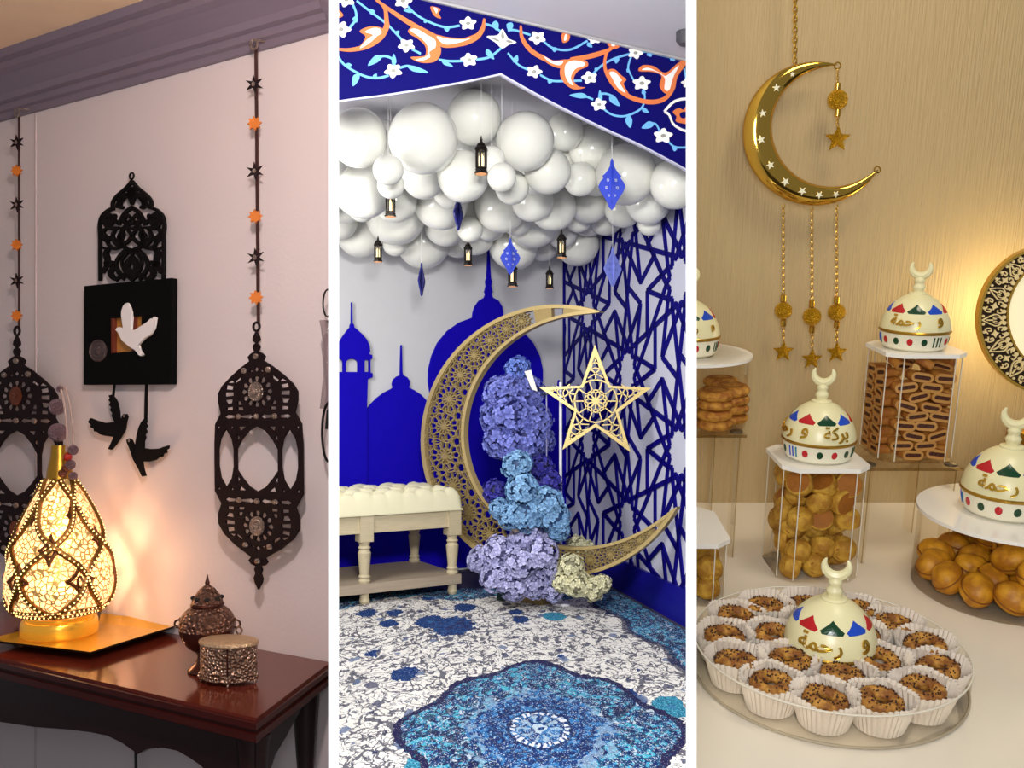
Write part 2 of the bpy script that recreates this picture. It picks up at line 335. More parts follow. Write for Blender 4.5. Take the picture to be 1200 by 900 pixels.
# ---- wall lantern with its strap of stars
iron = mat('dark_cut_metal', (30, 18, 20), 0.65, 0.0, var=0.15, spec=0.1)
orange = mat('orange_star_felt', (196, 104, 12), 0.6, var=0.1)
strap_m = mat('oxblood_strap', (58, 26, 24), 0.6, var=0.15)
silver = mat('antique_silver', (150, 132, 122), 0.4, 0.6, var=0.2, bump=0.6, bscale=260, voro=True)
copper = mat('antique_copper', (128, 70, 50), 0.4, 0.6, var=0.2, bump=0.6, bscale=260, voro=True)
def wall_lantern(cx, stars, ytop, ring_y, label, K, rosette_mats):
    """K: pixel row and pixel scale at which the lantern body was read: (row of the dome top, factor)"""
    y0, k = K; T = -0.05
    c = B1.hit(cx, y0, T); sx = abs(B1.hit(cx + 10, y0, T).x - B1.hit(cx - 10, y0, T).x) / 20 / k; d = (B1.M @ c - CAM).y; sz = d / FPX / k
    root = thing('wall_lantern', B1.T(c.x, T, 0), label, 'wall ornament', 'cut metal lanterns hanging on the wall')
    X = lambda dx: dx * sx * k; Zp = lambda y: c.z - (y - y0) * (d / FPX)
    Z = lambda r: c.z - r * sz * k            # r: rows below the dome top at full scale (right lantern)
    def pl(pts): return [(X(a), Z(b - 423)) for a, b in pts]
    half = [(0, 402), (3, 404), (4, 407), (3, 410), (2, 412), (6, 414), (10, 418), (8, 423), (18, 430), (30, 440), (41, 451), (46, 460), (46, 470), (43, 484), (50, 497), (51, 520), (51, 577), (43, 592), (47, 604), (47, 616), (40, 628), (27, 640), (12, 650), (8, 653), (11, 657), (8, 661), (3, 663), (4.5, 667), (3, 671), (5, 677), (4, 682), (0, 690)]
    out = [(-a, b) for a, b in half] + [(a, b) for a, b in reversed(half[1:-1])]
    holes = []
    for s in (-1, 1):
        holes.append([(s * (37 + a), b) for a, b in ((0, 502), (7, 514), (9.5, 527), (9.5, 547), (7, 561), (0, 573), (-7, 561), (-9.5, 547), (-9.5, 527), (-7, 514))])
        for yy, sg in ((0, 1), (1, -1)):
            m = (lambda y: y) if yy == 0 else (lambda y: 1075 - y)
            holes.append([(s * 13, m(500)), (s * 22, m(500)), (s * 20, m(506))]); holes.append([(s * 19, m(524)), (s * 24, m(512)), (s * 24.5, m(523))] if False else [(s * 23.5, m(507)), (s * 24, m(519)), (s * 20, m(513))])
            holes.append([(s * 44, m(500)), (s * 48, m(500)), (s * 46.5, m(505))]); holes.append([(s * 28, m(500)), (s * 32, m(500)), (s * 30, m(505))])
            # dome side lights
            holes.append([(s * 27, m(452)), (s * 36, m(450)), (s * 37, m(455)), (s * 28, m(456))]); holes.append([(s * 27, m(459)), (s * 38, m(459)), (s * 38, m(464)), (s * 27, m(463))])
            holes.append([(s * 28, m(467)), (s * 38, m(468)), (s * 35, m(473)), (s * 29, m(472))]); holes.append([(s * 28, m(476)), (s * 36, m(477)), (s * 36, m(480)), (s * 28, m(480))])
            holes.append([(s * 18, m(440)), (s * 26, m(446)), (s * 25, m(449)), (s * 18, m(444))]); holes.append([(s * 29, m(444)), (s * 35, m(448)), (s * 26, m(447.5))])
            holes.append([(s * 16, m(477)), (s * 23, m(477)), (s * 23, m(480)), (s * 15, m(480))]); holes.append([(s * 18.5, m(470)), (s * 23, m(470)), (s * 23, m(474)), (s * 17, m(474))])
            # arrows
            r = m(488)
            holes.append([(s * 39, r), (s * 33, r - 4), (s * 33, r - 2), (s * 26, r - 1.5), (s * 26, r + 1.5), (s * 33, r + 2), (s * 33, r + 4)])
            holes.append([(s * 4, r), (s * 9, r - 4), (s * 10, r - 2), (s * 20, r - 1), (s * 20, r + 1), (s * 10, r + 2), (s * 9, r + 4)])
    holes.append([(0, 499), (10, 505), (18, 515), (24, 526), (24, 551), (18, 560), (10, 570), (0, 576), (-10, 570), (-18, 560), (-24, 551), (-24, 526), (-18, 515), (-10, 505)])
    for cy in (459, 616):
        for i in range(12):
            a = 2 * PI * i / 12; R0, R1 = 11.5, 18.5
            e = [(R0, -.11), (R0 + 3, -.18), (R1 - 1.5, -.17), (R1, 0), (R1 - 1.5, .17), (R0 + 3, .18), (R0, .11)]
            holes.append([(r * math.cos(a + q), cy + r * math.sin(a + q)) for r, q in e])
        s = -1 if cy == 459 else 1
        holes.append([(0, cy + s * 22), (-3, cy + s * 26), (0, cy + s * 30), (3, cy + s * 26)]); holes += [[(q * 4, cy + s * 24), (q * 9, cy + s * 22), (q * 7, cy + s * 26)] for q in (-1, 1)]
    mb = MB(); mb.plate(pl(out), [pl(h) for h in holes], -0.003, 0.003); panel = mb.build('lantern_panel', iron, root, 0)
    for i, cy in enumerate((459, 616)):
        mb = MB(); mb.lathe([(0.001, 0.006), (3.2 * sz * k, 0.006), (4 * sz * k, 0.003), (6 * sz * k, 0.005), (9 * sz * k, 0.003), (11 * sz * k, 0.0045), (11.5 * sz * k, 0)], 20, (0, -0.003, Z(cy - 423)), Matrix.Rotation(PI / 2, 4, 'X'))
        mb.build('rosette', rosette_mats[i], panel)
    for dx, yy in ((0, 418), (-14, 434), (14, 434), (-21, 488), (0, 488), (21, 488), (-21, 587), (0, 587), (21, 587), (-14, 639), (14, 639), (0, 657)):
        mb = MB(); mb.ball((X(dx), -0.004, Z(yy - 423)), (3.4 * sx * k, 0.004, 3.4 * sz * k), 10, 6); mb.build('stud', silver, panel)
    mb = MB(); zr = Z(383 - 423); mb.ring((0, 0, zr), 5 * sz * k, 1.6 * sz * k); mb.plate([(0, zr - 5 * sz * k), (3.5 * sx * k, Z(395 - 423)), (4 * sx * k, Z(399 - 423)), (0, Z(403 - 423)), (-4 * sx * k, Z(399 - 423)), (-3.5 * sx * k, Z(395 - 423))], (), -0.003, 0.003)
    mb.build('hanging_loop', iron, root)
    zt = Zp(ring_y)
    mb = MB(); mb.box((0, 0.006, (zt + zr) / 2 + 0.004), (0.009, 0.0025, zt - zr - 0.01)); mb.build('strap', strap_m, root, 0)
    mb = MB(); mb.ring((0, 0, zt), 0.012, 0.003); mb.build('top_ring', silver, root)
    mb = MB(); mb.tube([(0, 0, zt + 0.012), (0, 0.05, zt + 0.022)], 0.003); mb.build('hook', silver, root)
    for y, kind in stars:
        mb = MB()
        if kind == 'd': mb.plate(star_pts(0, Zp(y), 0.023, 0.0085, 6, 95), (), -0.003, 0.001); mb.move(Matrix.Rotation(.5, 4, 'Z'))
        else: mb.plate(star_pts(0, Zp(y), 0.018, 0.0115, 8, 95), (), -0.004, 0.001); mb.move(Matrix.Rotation(.5, 4, 'Z'))
        s_ = mb.build('star', iron if kind == 'd' else orange, root, 0)
        if kind == 'd' and k == 1: mb = MB(); mb.ball((0, -0.004, Zp(y)), (0.006, 0.003, 0.006), 8, 5); mb.build('stud', silver, s_)
    return root
r = wall_lantern(298, ((99, 'd'), (145, 'o'), (201, 'd'), (254, 'o'), (302, 'd'), (349, 'o')), 50, 52, 'large dark cut metal wall lantern on a star strap, beside the urn and jewellery box', (423, 1), (silver, silver))
r.matrix_world = r.matrix_world @ Matrix.Translation((0, 0, 2.2)) @ Matrix.Rotation(math.radians(-0.7), 4, 'Y') @ Matrix.Translation((0, 0, -2.2))
wall_lantern(20, ((167, 'd'), (200, 'o'), (240, 'd'), (287, 'o'), (329, 'd'), (370, 'o')), 130, 132, 'dark cut metal wall lantern on a star strap half hidden behind the glowing lamp', (428, 1), (copper, copper))

# ---- wall plaque with lattice arch and doves
matt_black = mat('matt_black_board', (4, 4, 4), 0.8, var=0.1, spec=0.1)
lat_black = mat('lattice_black', (9, 5, 5), 0.7, var=0.1, spec=0.15)
T = -0.02
pc = B1.hit(152, 390, T)
plaque = thing('wall_plaque', B1.T(pc.x, 0, 0), 'black wall plaque with lattice arch on top and two black doves hung below', 'wall ornament')
def q1(pts, y=T): return [(a - pc.x, b) for a, b in B1.xz(pts, y)]
mb = MB(); mb.plate(q1([(101, 335.5), (203, 326), (202, 450.5), (100, 451)]), [q1([(131, 373), (168, 370), (168, 411), (131, 414)])], T - 0.006, T + 0.014); board = mb.build('board', matt_black, plaque, 0)
mb = MB(); mb.plate(q1([(130, 372), (169, 369), (169, 413), (130, 415)]), (), T + 0.008, T + 0.012); mb.build('amber_window', mat('amber_panel', (188, 124, 52), 0.5, var=0.1), board, 0)
mb = MB(); mb.plate(q1([(130, 372), (134, 372), (134, 415), (130, 415)]), (), T - 0.002, T + 0.008); mb.build('window_bar', mat('red_brown_bar', (110, 44, 26), 0.5), board, 0); mb = MB(); mb.plate(q1([(155, 371), (158.5, 371), (158.5, 412), (155, 412)]), (), T - 0.002, T + 0.008); mb.build('window_bar', mat('red_brown_bar', (110, 44, 26), 0.5), board, 0)
Z2 = lambda pts: [(90 + a * 0.2778, 320 + b * 0.2778) for a, b in pts]
dove = [(275, 350), (283, 345), (270, 325), (264, 302), (290, 275), (312, 262), (322, 248), (330, 235), (334, 215), (338, 188), (330, 184), (324, 192), (316, 192), (300, 208), (265, 230), (240, 245), (233, 235), (236, 190), (234, 165), (228, 145), (218, 126), (208, 130), (200, 140), (193, 160), (192, 180), (197, 215), (202, 240), (192, 231), (182, 228), (174, 231), (168, 240), (178, 250), (195, 285), (225, 310), (250, 325), (265, 345)]
mb = MB(); mb.plate(q1(Z2(dove), T - 0.012), (), T - 0.016, T - 0.009); mb.build('white_dove', mat('white_dove_board', (240, 232, 230), 0.6, var=0.02), plaque, 0)
oc = q1([(115.5, 411), (125.5, 411), (115.5, 398)], T - 0.006)
rx, rz = oc[1][0] - oc[0][0], oc[2][1] - oc[0][1]
mb = MB(); mb.lathe([(0.0001, 0.007), (.3, 0.006), (.42, 0.003), (.6, 0.005), (.75, 0.003), (.9, 0.006), (1, 0.003), (1, 0)], 24, (oc[0][0], T - 0.006, oc[0][1]), Matrix.Diagonal((rx, 1, rz, 1)) @ Matrix.Rotation(PI / 2, 4, 'X')); mb.build('medallion', mat('dull_pewter', (92, 76, 76), 0.45, 0.5, var=0.3, bump=0.5, bscale=300), plaque)
d1 = [(135, 742), (148, 745), (165, 725), (185, 695), (205, 660), (210, 625), (216, 606), (210, 594), (200, 594), (193, 604), (188, 625), (186, 640), (183, 620), (180, 580), (172, 545), (163, 528), (150, 513), (137, 516), (142, 528), (136, 535), (145, 545), (139, 556), (148, 566), (143, 578), (153, 590), (150, 602), (162, 628), (120, 632), (85, 622), (60, 612), (51, 628), (62, 640), (60, 650), (74, 656), (76, 668), (90, 670), (98, 680), (120, 686), (150, 690), (158, 692), (150, 710)]
d2 = [(292, 856), (278, 858), (262, 825), (240, 785), (227, 745), (214, 715), (212, 704), (222, 697), (233, 703), (241, 722), (246, 752), (250, 715), (256, 680), (264, 650), (275, 627), (287, 615), (298, 622), (292, 634), (299, 645), (290, 657), (296, 670), (287, 682), (291, 695), (284, 710), (284, 738), (310, 742), (350, 740), (372, 732), (389, 727), (388, 740), (378, 746), (380, 758), (366, 762), (362, 774), (345, 778), (335, 788), (305, 795), (278, 794), (282, 822)]
for nm, dv_, st in (('dove', d1, ((149, 466), (157, 470), (152, 520), (144, 520))), ('dove', d2, ((283, 466), (293, 466), (291, 620), (279, 622)))):
    mb = MB(); mb.plate(q1(Z2(dv_)), (), T - 0.003, T + 0.003); b_ = mb.build('black_dove', lat_black, plaque, 0)
    mb = MB(); mb.plate(q1(Z2(st)), (), T + 0.003, T + 0.006); mb.build('hanging_strap', lat_black, b_, 0)
    e = q1(Z2([(203, 603) if dv_ is d1 else (224, 707)]))[0]; mb = MB(); mb.ball((e[0], T - 0.003, e[1]), (0.004, 0.002, 0.004), 8, 5); mb.build('eye', silver, b_)
# lattice arch: outline and mirrored scrolls read in the close-up, 6 times pixel size
Z6 = lambda pts: [(90 + a / 6, 190 + b / 6) for a, b in pts]
def arab(mb, pts, w, mirror=True, closed=False, taper=None, k=6):
    for s in ((1, -1) if mirror else (1,)):
        Q = smooth_path([((388 + s * (a - 388)), b + (s < 0) * 0) for a, b in pts], k, closed)
        mb.ribbon(q1(Z6(Q)), w, T - 0.003, T + 0.004, closed, taper)
mb = MB()
for s in (1, -1):
    Q = [(388 + s * (a - 388), b - (s * (a - 388)) * 0.02) for a, b in [(388, 135), (430, 185), (490, 235), (522, 280), (522, 325), (560, 340), (600, 380), (615, 440), (612, 520), (612, 640), (610, 830)]]
    mb.ribbon(q1(Z6(smooth_path(Q[:5], 5) + smooth_path(Q[4:], 4)[1:])), 0.0085, T - 0.004, T + 0.005)
fr_ = mb.build('arch_frame', lat_black, plaque, 0)
rc = q1(Z6([(386, 98)]))[0]; mb = MB(); mb.ring((rc[0], T, rc[1]), 0.0085, 0.0028); mb.build('hanging_ring', lat_black, plaque)
mb = MB(); W2 = 0.009; ft = lambda t: 0.45 + 1.1 * math.sin(PI * t)
for pts, w, tp in (([(388, 180), (372, 210), (388, 300)], .012, ft), ([(388, 195), (405, 225), (388, 250)], .012, ft), ([(388, 240), (430, 235), (470, 260), (470, 310), (445, 320)], .012, ft), ([(440, 250), (480, 290), (500, 320)], .009, ft),
                   ([(388, 320), (430, 350), (465, 400), (480, 440)], .011, None), ([(480, 440), (520, 395), (560, 370), (585, 400), (560, 450), (520, 465), (470, 460)], .011, ft), ([(500, 370), (540, 420), (560, 440)], .016, ft),
                   ([(388, 400), (420, 375), (445, 400), (430, 430), (412, 415)], .009, ft), ([(388, 430), (430, 450), (400, 500), (388, 520)], .008, None), ([(430, 450), (455, 480), (470, 540), (440, 600), (388, 625)], .012, None), ([(440, 500), (470, 530), (462, 580)], .016, ft),
                   ([(388, 520), (420, 560), (500, 605), (545, 590), (570, 540)], .01, None), ([(500, 470), (525, 520), (500, 570), (470, 590)], .009, ft), ([(570, 470), (600, 500), (560, 545), (545, 520)], .013, ft), ([(540, 600), (570, 640), (560, 700), (590, 780)], .014, ft),
                   ([(388, 640), (430, 625), (480, 670), (500, 730), (470, 790), (440, 820)], .012, None), ([(388, 660), (410, 700), (425, 740), (400, 790), (388, 800)], .016, ft), ([(420, 640), (460, 700), (440, 770), (420, 800)], .006, None), ([(500, 730), (540, 780), (500, 830)], .012, ft), ([(520, 700), (560, 720), (580, 700)], .012, ft), ([(388, 830), (440, 790), (500, 830)], .009, None), ([(388, 400), (350, 440), (388, 470)], .006, None), ([(545, 620), (600, 600)], .007, None)):
    arab(mb, pts, w, taper=tp)
mb.build('arabesque', lat_black, fr_, 0)

# ---- sconce cut by the partition
glass = acrylic('pressed_glass', (225, 220, 222), 0.25)
sc_ = B1.hit(384, 450, -0.05); k1 = 2.2 / FPX
sconce = thing('wall_sconce', B1.T(sc_.x, -0.05, 0), 'black wire wall sconce with pressed glass cup beside the white partition', 'sconce')
Zs = lambda y: sc_.z - (y - 450) * k1
wire = mat('black_wire', (24, 18, 18), 0.4, 0.3)
mb = MB(); mb.tube([(0.011 * 0 + math.cos(a) * 0.014, 0, Zs(358) + math.sin(a) * 0.031) for a in [2 * PI * i / 20 for i in range(20)]], 0.0022, 6, True); mb.build('top_ring', wire, sconce)
mb = MB(); mb.tube([(math.cos(a) * 0.022 + 0.005, 0, Zs(505) + math.sin(a) * 0.068) for a in [PI * .52 + PI * 0.92 * i / 16 for i in range(17)]], 0.0032, 6); mb.tube([(-0.004, 0.005, Zs(480)), (0.006, 0.005, Zs(480)), (0.006, 0.005, Zs(500)), (-0.008, 0.005, Zs(501)), (-0.004, 0.005, Zs(480))], 0.004); mb.build('lower_hoop', wire, sconce)
mb = MB(); mb.lathe([(0.018, Zs(478)), (0.016, Zs(470)), (0.011, Zs(445)), (0.012, Zs(420)), (0.016, Zs(405)), (0.013, Zs(398)), (0.016, Zs(385)), (0.019, Zs(378))], 20, (0.0, 0, 0)); mb.build('glass_cup', glass, sconce)
mb = MB(); mb.box((0.006, 0.028, (Zs(378) + Zs(478)) / 2), (0.006, 0.006, Zs(340) - Zs(500))); mb.tube([(0.006, 0.05, Zs(372)), (0.006, 0.02, Zs(372)), (0, 0, Zs(380))], 0.003); mb.build('back_stem', wire, sconce)

# ---- gold tray, egg lamp
gold_tray = mat('gold_tray_leaf', (222, 176, 62), 0.28, 0.75, var=0.3, scale=7, bump=0.08, bscale=14)
black_lac = mat('black_lacquer', (14, 10, 9), 0.3)
tf = WORLD.flat(106, 764, TT + 0.024); ang = math.radians(-21)
tray = thing('square_tray', Matrix.Translation((tf.x, tf.y, TT)) @ Matrix.Rotation(ang, 4, 'Z') @ Matrix.Translation((-0.165, 0.165, 0)) @ Matrix.Rotation(math.radians(0), 4, 'Z'), 'square gold leaf tray with flared rim and black underside carrying the egg lamp', 'tray')
def sq(a): return [(-a, -a), (a, -a), (a, a), (-a, a)]
def loft(mb, loops, cap0=True, cap1=True):
    vs = [(x, y, z) for q, z in loops for x, y in q]; n = len(loops[0][0])
    fs = [(k * n + i, k * n + (i + 1) % n, (k + 1) * n + (i + 1) % n, (k + 1) * n + i) for k in range(len(loops) - 1) for i in range(n)]
    if cap0: fs.append(tuple(range(n - 1, -1, -1)))
    if cap1: fs.append(tuple((len(loops) - 1) * n + i for i in range(n)))
    return mb.add(vs, fs)
mb = MB(); loft(mb, [(sq(0.165), 0.024), (sq(0.150), 0.0195), (sq(0.115), 0.0115)], False, True); mb.build('gold_face', gold_tray, tray, 0)
mb = MB(); loft(mb, [(sq(0.1), 0.0), (sq(0.115), 0.002), (sq(0.163), 0.018), (sq(0.165), 0.0235)], True, False); mb.build('underside', black_lac, tray, 0)
brass = mat('pierced_brass', (196, 144, 52), 0.3, 0.9, var=0.15)
band_m = mat('brass_band', (120, 82, 30), 0.4, 0.7, var=0.25)
d0 = 2.42; lc = P(70, 737, d0); k = d0 / FPX; lz = TT + 0.0118
lampo = thing('egg_lamp', Matrix.Translation((lc.x, lc.y, lz)), 'glowing pierced brass egg lamp with silver ball finial on the gold tray', 'lamp')
LP = [(40, 739), (42, 735), (41, 722), (36, 717), (48, 708), (55, 697), (58.5, 682), (58, 668), (54, 648), (47, 624), (38, 600), (26, 576), (15, 558), (12, 552)]
LP = smooth_path([(r * k, (739 - y) * k) for r, y in LP], 4)
base_p = [p for p in LP if p[1] <= (739 - 712) * k]; body_p = [p for p in LP if p[1] >= (739 - 716) * k]
mb = MB(); mb.lathe(base_p, 40); mb.build('base', mat('lit_brass_base', (232, 176, 60), 0.25, 0.8, var=0.2, emit=(255, 170, 50), estr=0.25), lampo)
def lamp_r(z):
    for (r0, z0), (r1, z1) in zip(body_p, body_p[1:]):
        if z0 <= z <= z1: return r0 + (r1 - r0) * (z - z0) / max(1e-9, z1 - z0)
    return body_p[-1][0]
glow = bpy.data.materials.new('pierced_glow'); glow.use_nodes = True; nt = glow.node_tree; b = nt.nodes['Principled BSDF']
tc = nt.nodes.new('ShaderNodeTexCoord'); vo = nt.nodes.new('ShaderNodeTexVoronoi'); vo.feature = 'DISTANCE_TO_EDGE'; vo.inputs['Scale'].default_value = 75; nt.links.new(tc.outputs['Object'], vo.inputs['Vector'])
cr = nt.nodes.new('ShaderNodeMapRange'); cr.inputs[1].default_value = 0.06; cr.inputs[2].default_value = 0.16; cr.inputs[3].default_value = 0.15; cr.inputs[4].default_value = 2.0; nt.links.new(vo.outputs[0], cr.inputs[0])
tr_ = nt.nodes.new('ShaderNodeBsdfTransparent'); mxs = nt.nodes.new('ShaderNodeMixShader'); hol = nt.nodes.new('ShaderNodeMapRange'); hol.inputs[1].default_value = 0.06; hol.inputs[2].default_value = 0.16; hol.inputs[4].default_value = 0.3
nt.links.new(vo.outputs[0], hol.inputs[0]); nt.links.new(hol.outputs[0], mxs.inputs[0]); nt.links.new(b.outputs[0], mxs.inputs[1]); nt.links.new(tr_.outputs[0], mxs.inputs[2]); nt.links.new(mxs.outputs[0], nt.nodes['Material Output'].inputs[0])
nt.links.new(cr.outputs[0], b.inputs['Emission Strength']); b.inputs['Emission Color'].default_value = (1, 0.74, 0.36, 1); b.inputs['Base Color'].default_value = lin((200, 150, 60)); b.inputs['Metallic'].default_value = 0.6; b.inputs['Roughness'].default_value = 0.35
mb = MB(); mb.lathe(body_p, 48); body = mb.build('pierced_body', glow, lampo)
def on_egg(th, z, off): r = lamp_r(z) + off; return Vector((r * math.cos(th), r * math.sin(th), z))
bulbdot = mat('lit_hole', (255, 230, 170), 0.4, emit=(255, 214, 130), estr=2.2)
bands = MB(); dots = MB(); zb0, zb1 = body_p[0][1] + 0.01, body_p[-1][1] - 0.012
NB = 5
for s in (1, -1):
    for i in range(NB):
        pts = []; n = 40
        for j in range(n + 1):
            t = j / n; z = zb0 + (zb1 - zb0) * t; th = 2 * PI * i / NB + s * (t * 2.35 + 0.12 * math.sin(4 * PI * t)); pts.append((th, z))
        V = [on_egg(a, z, 0.001) for a, z in pts]
        bands.tube(V, 0.0078, 6)
        for j in range(0, n, 1):
            for h in (.5,):
                a, z = pts[j][0] + (pts[j + 1][0] - pts[j][0]) * h, pts[j][1] + (pts[j + 1][1] - pts[j][1]) * h
                dots.ball(on_egg(a, z, 0.0078), 0.0026, 6, 4)
for z in (zb0, zb0 + 0.012):
    bands.tube([on_egg(2 * PI * i / 40, z, 0.001) for i in range(40)], 0.005, 5, True)
    for i in range(60): dots.ball(on_egg(2 * PI * i / 60, z, 0.005), 0.0025, 6, 4)
bands.build('band', band_m, body); tag(dots.build('lit_holes', bulbdot, body), kind='stuff')
# filigree lozenges between the bands
loz = MB()
for (a0, t0, sc0) in ((-1.95, .27, 1.0), (-0.75, .27, 1.0), (-1.32, .5, .9), (-2.5, .55, .7), (-0.15, .55, .7), (-1.9, .74, .5), (-.8, .74, .5), (0.5, .27, 1), (-3.1, .27, 1)):
    z = zb0 + (zb1 - zb0) * t0
    Q = [on_egg(a0 + sc0 * 0.26 * math.cos(g) ** 3, z + sc0 * 0.042 * math.sin(g) ** 3, 0.0015) for g in [2 * PI * i / 24 for i in range(24)]]
    loz.tube(Q, 0.0038 * sc0 + .001, 5, True)
    loz.tube([on_egg(a0 + sc0 * (0.02 + 0.09 * q) * math.cos(7 * q), z + sc0 * (0.006 + 0.018 * q) * math.sin(7 * q), 0.0015) for q in [i / 20 for i in range(21)]], 0.0026, 5)
loz.build('filigree', mat('dark_filigree', (110, 62, 26), 0.45, 0.6, var=0.3), body)
mb = MB(); mb.lathe([(15 * k, (739 - 560) * k), (14 * k, (739 - 548) * k), (10 * k, (739 - 530) * k), (9 * k, (739 - 518) * k)], 14); mb.build('neck', brass, lampo)
bead_m = mat('silver_filigree_ball', (146, 118, 126), 0.35, 0.6, var=0.35, bump=0.8, bscale=300, voro=True)
for dx, y, r in ((-2, 503, 11), (-3, 473, 9.5), (0, 452, 4)):
    mb = MB(); mb.ball((dx * k, 0, (739 - y) * k), r * k, 16, 10); mb.build('finial_ball', bead_m, lampo)
mb = MB(); mb.tube(smooth_path([(0, 0, (739 - 448) * k), (10 * k, -.01, (739 - 455) * k), (17 * k, -.012, (739 - 490) * k), (19 * k, -.015, (739 - 520) * k)]), 0.0025); mb.tube(smooth_path([(0, 0, (739 - 448) * k), (7 * k, -.012, (739 - 465) * k), (12 * k, -.016, (739 - 500) * k), (12 * k, -.02, (739 - 525) * k)]), 0.003); mb.build('tassel_cord', mat('pale_cord', (176, 150, 140), 0.7), lampo)
red = mat('red_bead', (170, 40, 30), 0.25)
for dx, y, r, m_ in ((22, 523, 6, bead_m), (16, 531, 5, red), (19, 540, 6, bead_m), (14, 544, 5, copper), (22, 553, 5, bead_m), (10, 550, 5, copper)):
    mb = MB(); mb.ball((dx * k, -0.03, (739 - y) * k), r * k, 12, 8); mb.build('tassel_bead', m_, lampo)
gl = lamp('egg_lamp_light', 'POINT', (lc.x + .01, lc.y, TT + 0.19), None, 17, (1, 0.60, 0.32), 0.045)
mb = MB(); c0 = WORLD.flat(118, 722, TT + 0.014)
mb.tube(smooth_path([(lc.x + 0.085, lc.y + .02, TT + .024), (c0.x + .01, c0.y, TT + 0.05), (c0.x + .05, c0.y + .03, TT + 0.03), (c0.x + .08, c0.y + .1, TT + 0.004)]), 0.0035)
put(mb.build('lamp_cord', mat('black_rubber', (14, 12, 12))), Matrix.Identity(4), 'short black lamp cord looping off the back of the gold tray', 'cord')

# ---- incense urn and jewellery box
urn_m = mat('embossed_bronze', (128, 92, 76), 0.34, 0.75, var=0.35, scale=60, bump=1.0, bscale=120, voro=True)
urn_plain = mat('dark_bronze', (84, 46, 38), 0.25, 0.7, var=0.2)
u = WORLD.flat(243, 786, TT); k = u.y / FPX
urn = thing('incense_urn', Matrix.Translation((u.x, u.y, TT)) @ Matrix.Rotation(-0.5, 4, 'Z'), 'embossed bronze lidded incense urn standing behind the oval jewellery box', 'urn')
H = lambda y: (786 - y) * k
mb = MB(); mb.lathe(smooth_path([(22 * k, 0), (22 * k, H(783)), (14 * k, H(776)), (11 * k, H(768)), (14 * k, H(762))], 3), 24); mb.build('foot', urn_plain, urn)
mb = MB(); mb.lathe(smooth_path([(12 * k, H(764)), (22 * k, H(757)), (29 * k, H(747)), (31.5 * k, H(738)), (32 * k, H(735))], 3), 28); mb.build('bowl', urn_plain, urn)
mb = MB(); mb.lathe(smooth_path([(32 * k, H(736)), (31.5 * k, H(728)), (28 * k, H(719)), (22 * k, H(713)), (19 * k, H(711))], 3), 28); mb.build('shoulder', urn_m, urn)
mb = MB(); mb.lathe([(17 * k, H(712)), (19.5 * k, H(719)), (20 * k, H(714)), (18.5 * k, H(713)), (18.5 * k, H(710)), (19.5 * k, H(708)), (18 * k, H(706))], 28); mb.build('collar', urn_plain, urn)
mb = MB(); mb.lathe(smooth_path([(18 * k, H(707)), (17 * k, H(702)), (13 * k, H(696)), (9 * k, H(690)), (5 * k, H(687)), (2.5 * k, H(685))], 3), 28); lid = mb.build('lid', urn_m, urn)
for i in range(8):
    a = 2 * PI * i / 8; mb = MB(); mb.ball((15.5 * k * math.cos(a), 15.5 * k * math.sin(a), H(700)), (3.5 * k, 3.5 * k, 2.6 * k), 8, 5); mb.build('pierced_hole', mat('urn_dark_hole', (20, 10, 8), 0.8), lid)
mb = MB(); mb.lathe(smooth_path([(2 * k, H(686)), (3 * k, H(683)), (2 * k, H(680)), (1.2 * k, H(676)), (.4 * k, H(673))], 3), 10); mb.build('finial', urn_plain, urn)
for s in (-1, 1):
    mb = MB(); mb.ring((s * 34 * k, 0, H(731)), 4.5 * k, 1.3 * k); mb.ball((s * 31 * k, 0, H(726)), 3 * k, 8, 6); h_ = mb.build('handle', urn_m, urn); h_.rotation_euler.z = 0.5
bx = WORLD.flat(268, 799, TT); k = bx.y / FPX
box = thing('jewellery_box', Matrix.Translation((bx.x, bx.y, TT)) @ Matrix.Rotation(-0.25, 4, 'Z'), 'oval embossed silver jewellery box on little feet at the table corner', 'box')
H = lambda y: (799 - y) * k
bmat = mat('embossed_silver', (168, 138, 118), 0.32, 0.8, var=0.4, scale=70, bump=1.0, bscale=150, voro=True)
rx, ry = 35 * k, 24 * k
mb = MB(); mb.lathe([(.97, H(794)), (1.0, H(792)), (1.0, H(756)), (.98, H(753))], 32, sx=rx, sy=ry); mb.build('body', bmat, box)
mb = MB(); mb.lathe([(1.04, H(753.5)), (1.05, H(752)), (1.03, H(750)), (.9, H(748.5)), (.5, H(747.5)), (.0001, H(747))], 32, sx=rx, sy=ry); bl_ = mb.build('lid', mat('champagne_lid', (206, 172, 134), 0.4, 0.45, var=0.25, scale=80, bump=0.5, bscale=160), box)
mb = MB(); mb.ring((0, ry * .95, H(744)), 4 * k, 1.2 * k); mb.build('clasp', bmat, bl_)
for a in (-PI * .5 + .35, PI * .5, PI * .92, -PI * .87, .1):
    mb = MB(); mb.lathe([(.5 * k, 0), (2 * k, H(795)), (4 * k, H(791)), (2.5 * k, H(786))], 8, (rx * .96 * math.cos(a), ry * .96 * math.sin(a), 0)); mb.build('foot', bmat, box)
for a in (-PI * .5 + .35, PI * .92):
    mb = MB(); mb.box((rx * 1.01 * math.cos(a), ry * 1.01 * math.sin(a), H(774)), (0.003, 0.003, 38 * k)); mb.build('seam', urn_plain, box)

# ================================================================ BAY 2: blue room
ultra = mat('ultramarine_board', (20, 4, 178), 0.6, var=0.05, spec=0.1)
